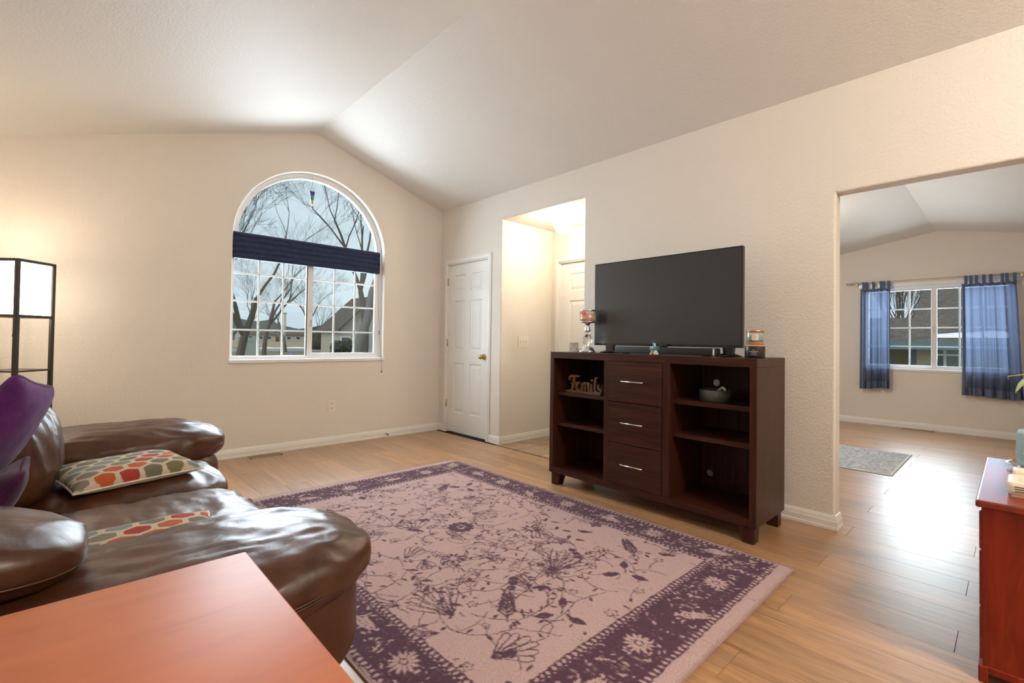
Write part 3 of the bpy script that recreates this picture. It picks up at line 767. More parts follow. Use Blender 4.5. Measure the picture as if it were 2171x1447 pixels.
    for (p0, p1) in (((870, 1215), (960, 1290)), ((1150, 1095), (1225, 1150)), ((830, 1085), (885, 1130))):   # chains of curled leaves
        a, b = G(*p0), G(*p1)
        for k in range(7):
            t = k / 6; leaf(a[0] + (b[0] - a[0]) * t, a[1] + (b[1] - a[1]) * t + .02 * (-1) ** k, .06, .022, math.atan2(b[1] - a[1], b[0] - a[0]) + .8 * (-1) ** k)
    for k in range(16):                                           # scattered scrolls and comb leaves
        c = (rng.uniform(fx0, fx1), rng.uniform(fy0, fy1)); a = rng.uniform(0, 2 * PI)
        if k % 2: fern(c[0], c[1], rng.uniform(.10, .16), a, 5, .0048, .7)
        else: loopfern(c[0], c[1], rng.uniform(.10, .17), a, 4)
    for k in range(90):
        leaf(rng.uniform(fx0, fx1), rng.uniform(fy0, fy1), rng.uniform(.02, .045), rng.uniform(.008, .016), rng.uniform(0, PI))
    # border motifs in the pale colour
    def border_line(length, fn, step, jitter=.0):
        n = int(length / step)
        for i in range(n): fn((i + .5) * length / n + rng.normal() * jitter)
    Wd, Hd = RX1 - RX0, RY1 - RY0
    sides = [(lambda t, d: (RX0 + t, RY0 + .012 + d), Wd, 0, .235), (lambda t, d: (RX0 + t, RY1 - .012 - d), Wd, 0, .235), (lambda t, d: (RX0 + .06 + d, RY0 + t), Hd, PI / 2, .275), (lambda t, d: (RX1 - .06 - d, RY0 + t), Hd, PI / 2, .275)]
    for fn, L, a0, bw in sides:
        for i in range(int(L / .33)):
            t = (i + .5) * .33; c = fn(t, bw / 2)
            if i % 2 == 0:
                flower(*c, .062, 13, 0); disc(*c, .024, 0); ringf(*c, .012, .019, 1)
            else:
                fern(*fn(t - .06, bw / 2), .13, a0 + rng.normal() * .4, 5, .008, .7, 0)
                leaf(*fn(t, bw * .3), .07, .022, a0 + .5, 0)
        for i in range(int(L / .0125)):
            t = rng.uniform(.05, L - .05); d = rng.uniform(.045, bw - .045); c = fn(t, d)
            leaf(*c, rng.uniform(.014, .038), rng.uniform(.006, .013), rng.uniform(0, PI), 0)
        for i in range(int(L / .028)):                               # saw-tooth edging
            for d, sgn in ((.016, 1), (bw - .016, -1)):
                t = (i + .5) * .028; c = fn(t, d); leaf(*c, .024, .015, a0 + PI / 2, 0)
                if d > .1: leaf(*fn(t + .014, d - .018), .011, .008, a0, 0)
    # distressed fading
    n1 = wob(60, 1.3); n2 = wob(13, 5.5)
    streak = pnoise(np.stack([X.ravel() * 9, Y.ravel() * 170, Z0 + 4], 1)).reshape(X.shape)
    fade = np.clip((n1 * 1.0 + n2 * .5 + streak * .9 - .34) * 3, 0, .8)
    M = np.where(M > .5, M - fade * .75, M + np.clip((streak + n1 * .8 - .40) * 1.8, 0, .55))
    K = (M + np.roll(M, 1, 0) + np.roll(M, -1, 0) + np.roll(M, 1, 1) + np.roll(M, -1, 1)) / 5 * .5 + M * .5
    lightc = np.array([.46, .315, .30]); darkc = np.array([.080, .032, .056])
    C3 = lightc[None, None] * (1 - K[..., None]) + darkc[None, None] * K[..., None]
    Zt = .010 + .0012 * wob(90, 2.2)
    edge = np.minimum(np.minimum(X - RX0, RX1 - X), np.minimum(Y - RY0, RY1 - Y)); Zt = np.where(edge < st * 1.5, .004, Zt)
    V = np.stack([X.ravel(), Y.ravel(), Zt.ravel()], 1); nv = (nx + 1) * (ny + 1)
    idx = np.arange(nv).reshape(ny + 1, nx + 1)
    Q = np.stack([idx[:-1, :-1], idx[:-1, 1:], idx[1:, 1:], idx[1:, :-1]], -1).reshape(-1, 4)
    return V, Q, C3.reshape(-1, 3)
def colour_mesh(name, V, Q, C3, mat, parent=None, smooth=True):
    me = bpy.data.meshes.new(name); nf = len(Q)
    me.vertices.add(len(V)); me.vertices.foreach_set('co', V.astype(np.float32).ravel()); me.loops.add(nf * 4); me.loops.foreach_set('vertex_index', Q.astype(np.int32).ravel())
    me.polygons.add(nf); me.polygons.foreach_set('loop_start', np.arange(0, nf * 4, 4, dtype=np.int32)); me.polygons.foreach_set('use_smooth', np.full(nf, smooth)); me.update(calc_edges=True)
    a = me.color_attributes.new('Col', 'FLOAT_COLOR', 'POINT'); a.data.foreach_set('color', np.concatenate([C3, np.ones((len(C3), 1))], 1).astype(np.float32).ravel())
    return link(name, me, mat, parent)
rug = thing('area_rug', 'large plum and dusty pink floral rug on the wood floor', 'rug', ((RX0 + RX1) / 2, (RY0 + RY1) / 2, 0))
colour_mesh('pile', *make_rug(), 'rug_pile', rug)
fabric('rug_binding', (.36, .24, .24), (.28, .18, .19), 600)
boxes('binding', [((RX0 - .006, RY0 - .006, 0), (RX1 + .006, RY0 + .002, .009)), ((RX0 - .006, RY1 - .002, 0), (RX1 + .006, RY1 + .006, .009)), ((RX0 - .006, RY0, 0), (RX0 + .002, RY1, .009)), ((RX1 - .002, RY0, 0), (RX1 + .006, RY1, .009))], 'rug_binding', rug, .003)

# ------------------------------------------------------------------ television stand
SX0, SX1, SY0, SY1, SZ0, SZ1 = 2.430, 3.975, -.620, -.150, .093, 1.040
ts = thing('television_stand', 'dark espresso wooden stand with three drawers and open shelves', 'television stand', ((SX0 + SX1) / 2, (SY0 + SY1) / 2, 0))
T = .036
box('top_panel', (SX0, SY0, SZ1 - .050), (SX1, SY1, SZ1), 'espresso_x', ts, .002)
box('side_panel', (SX0, SY0, SZ0), (SX0 + T, SY1, SZ1 - .050), 'espresso_z', ts, .0015)
box('side_panel', (SX1 - T, SY0, SZ0), (SX1, SY1, SZ1 - .050), 'espresso_z', ts, .0015)
box('side_veneer', (SX1 - .001, SY0 + .004, SZ0 + .001), (SX1 + .0015, SY1 - .001, SZ1 - .052), 'espresso_z', ts)
box('top_edge', (SX1 - .001, SY0 + .004, SZ1 - .050), (SX1 + .0015, SY1 - .001, SZ1 - .002), 'espresso_z', ts)
box('bottom_panel', (SX0 + T, SY0 + .001, SZ0), (SX1 - T, SY1, .136), 'espresso_x', ts, .0015)
box('divider', (2.946, SY0 + .001, .136), (2.988, SY1, SZ1 - .05), 'espresso_z', ts, .001)
box('divider', (3.402, SY0 + .001, .136), (3.453, SY1, SZ1 - .05), 'espresso_z', ts, .001)
# back panel with cable holes
def holed_panel(name, x0, x1, z0, z1, yv, holes, mat, parent):
    bm = bmesh.new(); n = 20
    holes = sorted(holes, key=lambda h: h[1]); zc = [z0] + [(a[1] + b[1]) / 2 for a, b in zip(holes[:-1], holes[1:])] + [z1]
    for (hx, hz, hr), za, zb in zip(holes, zc[:-1], zc[1:]):
        ring = [bm.verts.new((hx + hr * math.cos(2 * PI * k / n + PI / 4), yv, hz + hr * math.sin(2 * PI * k / n + PI / 4))) for k in range(n)]
        ringb = [bm.verts.new((v.co.x, yv + .012, v.co.z)) for v in ring]
        cs = [bm.verts.new(p) for p in ((x1, yv, zb), (x0, yv, zb), (x0, yv, za), (x1, yv, za))]; q = n // 4
        for s in range(4):
            arc = [ring[(s * q + k) % n] for k in range(q + 1)]; bm.faces.new([cs[s], cs[(s + 1) % 4]] + arc[::-1])
        for k in range(n): bm.faces.new((ring[k], ring[(k + 1) % n], ringb[(k + 1) % n], ringb[k]))
    return bm_obj(name, bm, mat, parent)
h1 = onY(1518.5, 811, SY1 - .012); h2 = onY(1504, 1002, SY1 - .012)
holed_panel('back_panel', 3.453, SX1 - T, .136, SZ1 - .05, SY1 - .012, [(h1[0], h1[2], .024), (h2[0], h2[2], .024)], 'espresso_z', ts)
box('back_panel', (SX0 + T, SY1 - .012, .136), (2.946, SY1 - .002, SZ1 - .05), 'espresso_z', ts)
for z in (.711, .470): box('shelf', (SX0 + T, SY0 + .045, z - .013), (2.946, SY1 - .012, z + .013), 'espresso_x', ts, .002)
for z in (.747, .535): box('shelf', (3.453, SY0 + .045, z - .014), (SX1 - T, SY1 - .012, z + .014), 'espresso_x', ts, .002)
for z0, z1 in ((.709, .988), (.424, .704), (.138, .419)):
    d = box('drawer', (2.991, SY0 - .003, z0), (3.399, SY0 + .40, z1), 'espresso_x', ts, .002)
    zc = (z0 + z1) / 2 + .005; xc = 3.192
    tube('handle', [(xc - .085, SY0 - .030, zc), (xc + .085, SY0 - .030, zc)], .0052, 'steel', d, 10)
    for s in (-.06, .06): tube('handle_post', [(xc + s, SY0 - .003, zc), (xc + s, SY0 - .030, zc)], .004, 'steel', d, 8)
def taper_leg(x0, x1, y0, y1, ix, iy):
    V = []
    for z, k in ((0, 1), (SZ0, 0)):
        a0, a1, b0, b1 = x0, x1, y0, y1
        if k:
            if ix > 0: a0 += .022
            else: a1 -= .022
            if iy > 0: b0 += .012
            else: b1 -= .012
        V += [(a0, b0, z), (a1, b0, z), (a1, b1, z), (a0, b1, z)]
    bm = bmesh.new(); vs = [bm.verts.new(v) for v in V]
    for f in ((3, 2, 1, 0), (4, 5, 6, 7), (0, 1, 5, 4), (1, 2, 6, 5), (2, 3, 7, 6), (3, 0, 4, 7)): bm.faces.new([vs[i] for i in f])
    bmesh.ops.bevel(bm, geom=list(bm.edges), offset=.003, segments=2, affect='EDGES')
    return bm_obj('leg', bm, 'espresso_z', ts)
for x0, x1, ix in ((SX0 + .018, SX0 + .105, -1), (SX1 - .100, SX1 - .012, 1)):
    for y0, y1, iy in ((SY0 + .008, SY0 + .09, -1), (SY1 - .085, SY1 - .012, 1)): taper_leg(x0, x1, y0, y1, ix, iy)

# television
tv = thing('television', 'flat black television standing on the espresso stand', 'television', (3.26, -.37, SZ1))
TX0, TX1, TZ0, TZ1, TY = 2.690, 3.814, 1.097, 1.732, -.40
box('bezel', (TX0, TY, TZ0), (TX1, TY + .035, TZ1), 'black_plastic', tv, .004)
box('screen', (TX0 + .009, TY - .0012, TZ0 + .017), (TX1 - .009, TY + .002, TZ1 - .009), 'screen', tv)
box('rear_housing', (TX0 + .12, TY + .033, TZ0 + .03), (TX1 - .12, TY + .075, TZ0 + .42), 'black_matte', tv, .02)
for fx, s in ((2.835, -1), (3.728, 1)):
    extrude_poly('foot', [(fx - .035, TZ0 + .004), (fx + .035, TZ0 + .004), (fx + .030, SZ1 + .022), (fx + .075, SZ1 + .008), (fx + .078, SZ1), (fx - .078, SZ1), (fx - .075, SZ1 + .008), (fx - .030, SZ1 + .022)], 1, TY - .002, TY + .03, 'black_plastic', tv)
    box('foot_bar', (fx - .016, TY - .10, SZ1), (fx + .016, TY + .12, SZ1 + .011), 'black_plastic', tv, .003)
box('sensor', (3.25, TY - .002, TZ0 - .010), (3.31, TY + .015, TZ0 + .004), 'black_plastic', tv, .004)
sb = thing('soundbar', 'long black soundbar lying under the television', 'soundbar', (3.3, -.5, SZ1))
q0 = onY(1303, 745, -.475); q1 = onY(1519, 745, -.475)
box('speaker_body', (q0[0], -.475, SZ1 + .004), (q1[0], -.415, SZ1 + .052), 'black_matte', sb, .006, 3)
box('end_cap', (q1[0] - .022, -.4765, SZ1 + .006), (q1[0] - .012, -.414, SZ1 + .050), 'steel', sb, .002)
for xx in (q0[0] + .08, q1[0] - .08): box('foot_pad', (xx - .02, -.465, SZ1), (xx + .02, -.425, SZ1 + .005), 'black_matte', sb)
bp = onY(1406, 734, -.44)
bf = thing('bird_ornament', 'tiny black bird ornament perched on the soundbar', 'ornament', (bp[0], -.44, SZ1 + .052))
sphere('body', (bp[0], -.44, SZ1 + .064), .012, 'black_matte', bf, 12, (1.5, .8, .9)); sphere('head', (bp[0] - .012, -.44, SZ1 + .080), .007, 'black_matte', bf, 10)
tube('tail', [(bp[0] + .012, -.44, SZ1 + .064), (bp[0] + .034, -.44, SZ1 + .054)], [.005, .002], 'black_matte', bf, 6)

# candles, holder, ornaments on the stand top
def jar_candle(name, label, c, r, h, glassm, waxm, waxh, group=None):
    t = thing(name, label, 'candle', tuple(c))
    return t
cc = onZ(1600, 757, SZ1); c0 = np.array([3.905, -.45, SZ1])
a = thing('black_candle', 'black glass jar candle with fine white print by the television', 'candle', tuple(c0))
lathe('jar', [(.052, 0), (.055, .004), (.055, .066), (.054, .070), (.050, .070), (.050, .060), (.001, .060)], c0, 'black_glass', a, 32)
lathe('rim', [(.056, .068), (.058, .070), (.058, .074), (.056, .076), (.001, .076)], c0, 'wax_amber', a, 32)
def arc_patch(name, c, r, th0, th1, z0, z1, mat, parent, n=6):
    V = []; F = []
    for k in range(n + 1):
        th = th0 + (th1 - th0) * k / n
        for z in (z0, z1): V.append((c[0] + r * math.cos(th), c[1] + r * math.sin(th), c[2] + z))
    for k in range(n): F.append((2 * k, 2 * k + 2, 2 * k + 3, 2 * k + 1))
    return obj(name, V, F, mat, parent, True)
fd = math.atan2(CAM[1] - c0[1], CAM[0] - c0[0])
for z, wd, th in ((.046, .12, .0026), (.036, .42, .0030), (.028, .25, .0020), (.019, .30, .0018)): arc_patch('print', c0, .0556, fd - wd - .12, fd + wd - .12, z, z + th, 'white_print', a)
c1 = c0 + np.array([0, 0, .0765])
b_ = thing('teal_candle', 'teal and amber jar candle with copper lid stacked on top', 'candle', tuple(c1))
lathe('wax', [(.044, .003), (.044, .018), (.001, .018)], c1, 'wax_amber', b_, 28)
lathe('wax', [(.044, .0185), (.044, .060), (.001, .060)], c1, 'wax_teal', b_, 28)
lathe('jar', [(.046, 0), (.048, .003), (.048, .078), (.0475, .080)], c1, 'jar_glass', b_, 28)
lathe('lid', [(.050, .076), (.050, .086), (.046, .088), (.001, .088)], c1, 'copper', b_, 28)
arc_patch('paper_label', c1, .0486, fd - .38, fd + .38, .028, .066, 'label_cream', b_)
for z in (.036, .044, .052): arc_patch('print', c1, .0489, fd - .2, fd + .2, z, z + .002, 'ink', b_)
ch0 = onZ(1245, 746, SZ1); ch0 = np.array([2.685, -.48, SZ1])
ch = thing('candle_holder', 'clear crystal and chrome pedestal candle holder beside the television', 'candle holder', tuple(ch0))
lathe('base', [(.066, 0), (.066, .012), (.060, .016), (.060, .020), (.050, .024), (.048, .032), (.036, .040), (.026, .046), (.001, .046)], ch0, 'chrome', ch, 28)
lathe('pillar', [(.018, .046), (.020, .054), (.033, .075), (.037, .092), (.034, .110), (.024, .135), (.019, .148), (.022, .154), (.018, .160)], ch0, 'crystal', ch, 28)
lathe('collar', [(.018, .160), (.026, .166), (.026, .172), (.016, .178), (.024, .186), (.014, .200), (.012, .208), (.018, .214), (.022, .224), (.062, .230), (.066, .236), (.064, .240), (.001, .240)], ch0, 'chrome', ch, 28)
cj = ch0 + np.array([0, 0, .240])
jc = thing('pink_candle', 'blush pink jar candle with silver rim on the crystal holder', 'candle', tuple(cj))
lathe('wax', [(.056, .002), (.056, .058), (.001, .058)], cj, 'wax_pink', jc, 28)
lathe('jar', [(.058, 0), (.060, .003), (.060, .082)], cj, 'jar_glass', jc, 28)
lathe('rim', [(.0605, .080), (.0615, .082), (.0615, .088), (.060, .090)], cj, 'chrome', jc, 28)
fd2 = math.atan2(CAM[1] - cj[1], CAM[0] - cj[0])
arc_patch('paper_label', cj, .0606, fd2 - .85, fd2 - .2, .042, .070, 'label_pink', jc); arc_patch('paper_label', cj, .0606, fd2 - .85, fd2 - .2, .018, .042, 'label_yellow', jc)
bk = onZ(1204, 745, SZ1); bk = np.array([2.545, -.47, SZ1])
wb = thing('block_sign', 'small white cube sign with grey lettering near candle holder', 'sign', tuple(bk))
Rz = Matrix.Rotation(math.radians(38), 3, 'Z')
def rbox(name, lo, hi, c, R, mat, parent, bevel=0):
    bm = bmesh.new(); add_box(bm, lo, hi, bevel)
    for v in bm.verts: v.co = R @ v.co + Vector(c)
    return bm_obj(name, bm, mat, parent)
rbox('cube', (-.036, -.02, 0), (.036, .02, .076), bk, Rz, 'block_white', wb, .002)
for z, x0, x1 in ((.066, -.026, .026), (.058, -.022, .022), (.048, -.016, .016), (.036, -.012, .012)): rbox('lettering', (x0, -.0206, z), (x1, -.0199, z + .003), bk, Rz, 'ink', wb)
for x in (-.028, .018): rbox('lettering', (x, -.0206, .022), (x + .010, -.0199, .030), bk, Rz, 'ink', wb)
gn = np.array([3.315, -.575, SZ1])
gt = thing('gnome_figurine', 'little gnome figurine with curled blue hat on the stand', 'figurine', tuple(gn))
puff('body', gn + np.array([0, 0, .020]), (.022, .018, .020), 'gnome_white', gt, 2.2, 8)
lathe('beard', [(.017, .036), (.016, .026), (.011, .012), (.003, .002)], gn + np.array([-.002, -.008, 0]), 'gnome_grey', gt, 14)
for s in (-1, 1): sphere('shoe', gn + np.array([.016 * s, -.014, .007]), .009, 'gnome_skin', gt, 10)
sphere('nose', gn + np.array([0, -.020, .038]), .007, 'gnome_skin', gt, 10)
lathe('hat_brim', [(.033, .038), (.034, .041), (.018, .046), (.001, .047)], gn, 'gnome_blue', gt, 18)
tube('hat', [gn + np.array(p) for p in ((0, 0, .044), (0, 0, .058), (.002, 0, .070), (-.004, 0, .080), (-.014, 0, .080))], [.017, .013, .009, .006, .003], 'gnome_blue', gt, 12)
for p in ((-.014, -.018, .049), (0, -.020, .049), (.014, -.016, .060), (.012, -.012, .072)): sphere('bobble', gn + np.array(p), .0065, 'gnome_white', gt, 8)
sphere('ball', gn + np.array([.028, -.012, .010]), .010, 'label_cream', gt, 10)

# word sign "Family" on the upper left shelf
fs = thing('word_sign', 'carved wooden Family word sign on a shelf of the television stand', 'sign', (2.70, -.46, .724))
box('plinth', (2.505, -.525, .724), (2.845, -.455, .738), 'sign_wood', fs, .003)
def stroke(pts, wds):
    """flat thick letter stroke in the sign plane, extruded in depth"""
    pts = np.array(pts, float); t = np.gradient(pts, axis=0); t /= np.linalg.norm(t, axis=1)[:, None]; nn = np.stack([-t[:, 1], t[:, 0]], 1)
    wds = np.interp(np.linspace(0, 1, len(pts)), np.linspace(0, 1, len(wds)), wds)[:, None] / 2
    Lp, Rp = pts + nn * wds, pts - nn * wds; n = len(pts); V = []; F = []
    for yv in (-.500, -.480):
        for p in Lp: V.append((p[0], yv, p[1]))
        for p in Rp: V.append((p[0], yv, p[1]))
    for i in range(n - 1): F += [(i, i + 1, n + i + 1, n + i), (2 * n + i, 3 * n + i, 3 * n + i + 1, 2 * n + i + 1), (i, 2 * n + i, 2 * n + i + 1, i + 1), (n + i, n + i + 1, 3 * n + i + 1, 3 * n + i)]
    F += [(0, n, 3 * n, 2 * n), (n - 1, 3 * n - 1, 4 * n - 1, 2 * n - 1)]
    return V, F
def cr_spline(P, n=8):
    P = [np.array(p, float) for p in P]; P = [2 * P[0] - P[1]] + P + [2 * P[-1] - P[-2]]; out = []
    for i in range(1, len(P) - 2):
        for k in range(n):
            t = k / n; a, b, c, d = P[i - 1:i + 3]; out.append(.5 * (2 * b + (c - a) * t + (2 * a - 5 * b + 4 * c - d) * t * t + (3 * b - a - 3 * c + d) * t ** 3))
    return out + [P[-2]]
U = .022; W0 = [.5, .75, .5]
letters = [
    [([(-.4, 3.5), (-.9, 4.1), (-.4, 4.9), (.9, 5.2), (2.6, 5.2), (3.4, 5.5)], [.5, .8, .9, .8, .4]), ([(1.2, 5.0), (.9, 3.2), (.7, 1.6), (.2, .2), (-.5, .0)], [.7, .9, .9, .6]), ([(-.3, 2.45), (.8, 2.7), (1.7, 2.75), (2.1, 3.1)], [.5, .75, .7, .5])],          # F
    [([(3.8, 2.3), (3.2, 3.0), (2.45, 2.4), (2.2, 1.2), (2.6, .3), (3.3, .6), (3.7, 1.6), (3.85, 3.1)], W0), ([(3.85, 3.1), (3.7, 1.2), (3.9, .2), (4.4, .5)], W0)],                                                                               # a
    [([(4.6, 2.9), (4.7, 1.5), (4.6, .1)], W0), ([(4.7, 2.0), (5.4, 3.0), (5.9, 2.7), (5.8, 1.2), (5.8, .1)], W0), ([(5.9, 2.0), (6.6, 3.0), (7.1, 2.7), (7.0, 1.2), (7.3, .2), (7.7, .5)], W0)],                                     # m
    [([(8.2, 2.8), (8.1, 1.5), (8.3, .3), (8.8, .5)], W0), ([(8.4, 3.7), (8.5, 4.1), (8.6, 4.4)], [.6, .9, .7])],                                                                                                                      # i
    [([(10.4, 5.2), (9.9, 4.9), (9.6, 3.0), (9.5, 1.0), (9.9, .2), (10.4, .5)], W0)],                                                                                                                                              # l
    [([(10.9, 3.0), (10.9, 1.8), (11.3, 1.2), (12.0, 1.6), (12.4, 3.1)], W0), ([(12.4, 3.1), (12.1, 1.4), (11.6, .2), (10.6, .05)], W0)],                                                                                              # y
]
for L in letters:
    V = []; F = []
    for pts, wds in L:
        P = [(2.545 + p[0] * U * 1.09, .737 + p[1] * U) for p in cr_spline(pts)]; v, f = stroke(P, [x_ * U for x_ in wds]); o_ = len(V); V += v; F += [tuple(i + o_ for i in g_) for g_ in f]
    bm = bmesh.new(); vs = [bm.verts.new(v) for v in V]
    for f in F: bm.faces.new([vs[i] for i in f])
    bm_obj('letter', bm, 'sign_wood', fs)
# ribbed bowl on the upper right shelf
bc = np.array([3.668, -.44, .761])
bw = thing('ribbed_bowl', 'grey green ribbed bowl of trinkets on a shelf of the stand', 'bowl', tuple(bc))
lathe('bowl_body', [(.084, 0), (.092, .005), (.095, .040), (.096, .070), (.093, .072), (.088, .066), (.084, .020), (.001, .018)], bc, 'bowl_green', bw, 96, True, 48, .008)
for i, (dx, dy, r_, m) in enumerate(((-.045, .01, .017, 'brass'), (-.01, -.03, .018, 'stone_white'), (.02, .02, .020, 'brass'), (-.02, .04, .016, 'steel'), (.045, -.01, .015, 'stone_white'))):
    tt = tag(puff('trinket', bc + np.array([dx, dy, .052]), (r_ * 1.4, r_, r_ * .6), m, None, 2.4, 8), ('small brass trinket at the rim of the ribbed bowl', 'pale stone in the middle of the ribbed bowl', 'larger brass trinket in the ribbed bowl', 'steel trinket in the ribbed bowl', 'pale stone under the curved white handle')[i], 'trinket', 'trinkets in the ribbed bowl')
sp_ = tag(tube('spoon', [bc + np.array(p) for p in ((.005, 0, .056), (.03, -.01, .074), (.055, -.02, .090), (.068, -.024, .080), (.074, -.026, .068))], [.006, .008, .009, .008, .004], 'block_white', None, 8), 'curved white handle sticking out of the ribbed bowl', 'spoon')

# ------------------------------------------------------------------ leather sofa
sf = thing('leather_sofa', 'brown leather sofa with puffy arms facing the television stand', 'sofa', (2.35, -3.3, 0))
def wr(seed, amp=.006, dirn=(1, 1, 1), fr=7.0, ridge=True):
    d = np.array(dirn, float)
    def f(V, q):
        P = V * d * fr + seed; wv = pnoise(P * .5 + 11)[:, None] * 1.2
        n = pnoise(P + wv); n2 = pnoise(P * 2.1 + 5 + wv)
        v = (np.abs(n) * -2.2 + .35) if ridge else n
        n3 = pnoise(P * np.array([4.6, 4.6, 3.2]) + 17 + wv * 2)
        return amp * (v + .5 * n2 + .22 * n3)
    return f
def arm(xc, side, N=44, cz=.400, hz=.118, rise=.034):
    cy, hx, hy = -3.195, .335, .54
    def dfm(V, q):
        V = V.copy(); t = (q[:, 1] + 1) / 2                           # 0 back, 1 front
        V[:, 2] += rise * t - .010 * np.sin(PI * t) - .035 * np.clip(t - .8, 0, 1) / .2 * np.clip(q[:, 2], 0, 1)
        V[:, 0] *= .94 + .07 * t
        return V
    p = puff('arm_pad', (xc, cy, cz), (hx, hy, hz), 'leather', sf, 2.7, N, wr(xc * 3, .0085, (1.3, .8, 1), 8.5), dfm)
    for dz, rr in ((-.012, .0028), (-.020, .0022)):
        pts = []
        for th in np.linspace(0, 2 * PI, 80)[:-1]:
            q = np.array([math.cos(th), math.sin(th)]); qq = q / (np.abs(q) ** 2.7).sum() ** (1 / 2.7); t = (qq[1] + 1) / 2
            pts.append((xc + hx * qq[0] * (.94 + .07 * t) * .997, cy + hy * qq[1] * .997, cz + dz + rise * t - .010 * math.sin(PI * t)))
        tube('seam', pts, rr, 'leather', p, 6, True)
    puff('arm_panel', (xc - side * .03, cy - .02, .245), (.275, .515, .20), 'leather', sf, 4.0, N - 14, wr(xc + 9, .007, (1, .8, .6), 5))
    return p
arm(3.345, 1); arm(1.325, -1, 36, .452, .148, .008)
def seat(xc, s):
    def dfm(V, q):
        V = V.copy(); V[:, 2] += .022 * (1 - q[:, 0] ** 2) * (q[:, 2] > 0) - .03 * np.clip(q[:, 1] - .6, 0, 1); return V
    p = puff('seat_cushion', (xc, -3.18, .315), (.350, .385, .105), 'leather', sf, 4.2, 48, wr(s, .011, (.75, 1.5, 1), 6.5), dfm)
    return p
seat(1.985, 2.2); seat(2.675, 14.7)
box('base', (1.21, -3.90, .05), (3.47, -2.76, .24), 'leather', sf, .02, 3)
for x, yv in ((1.30, -3.8), (3.38, -3.8), (1.30, -2.86), (3.38, -2.86)): lathe('foot', [(.035, 0), (.042, .02), (.042, .055)], (x, yv, 0), 'black_matte', sf, 12)
puff('back_frame', (2.34, -3.90, .40), (1.12, .12, .34), 'leather', sf, 6, 26, wr(40, .004))
from mathutils import Euler
def backc(xc, hw, s, zc=.585, hz=.25, yc=-3.70, hy=.18, tilt=-14, low=.0):
    def dfm(V, q):
        V = V.copy(); V[:, 1] += .045 * (1 - q[:, 0] ** 2) * np.clip(q[:, 1], 0, 1) - .03 * np.clip(q[:, 2], 0, 1) ** 2 + low * np.clip(-q[:, 2] + .3, 0, 1) * np.clip(q[:, 1], 0, 1); return V
    puff('back_cushion', (xc, yc, zc), (hw, hy, hz), 'leather', sf, 3.0, 48, wr(s, .013, (1.6, 1, .55), 7.5), dfm, Euler((math.radians(-tilt), 0, 0)))
backc(1.93, .375, 5.1, zc=.605, yc=-3.655, tilt=-5); backc(2.62, .34, 23.3, zc=.56, yc=-3.79, hy=.155)
puff('bolster', (3.25, -3.63, .600), (.22, .255, .095), 'leather', sf, 2.5, 40, wr(31, .008, (1, .8, 1), 6), lambda V, q: V + np.stack([V[:, 0] * 0, V[:, 0] * 0, -.30 * np.clip(V[:, 2], 0, 1) * np.clip(q[:, 1] + .1, 0, 1) - .03 * np.clip(q[:, 1], 0, 1) + .02 * np.clip(-q[:, 1], 0, 1)], 1))
pts = []
for t in np.linspace(0, 2 * PI, 60)[:-1]:
    q = np.array([math.cos(t), math.sin(t)]); qq = q / (np.abs(q) ** 2.6).sum() ** (1 / 2.6); pts.append((3.25 + .214 * qq[0], -3.63 + .249 * qq[1], .572 - .03 * max(qq[1], 0) + .02 * max(-qq[1], 0)))
tube('seam', pts, .003, 'leather', sf, 6, True)

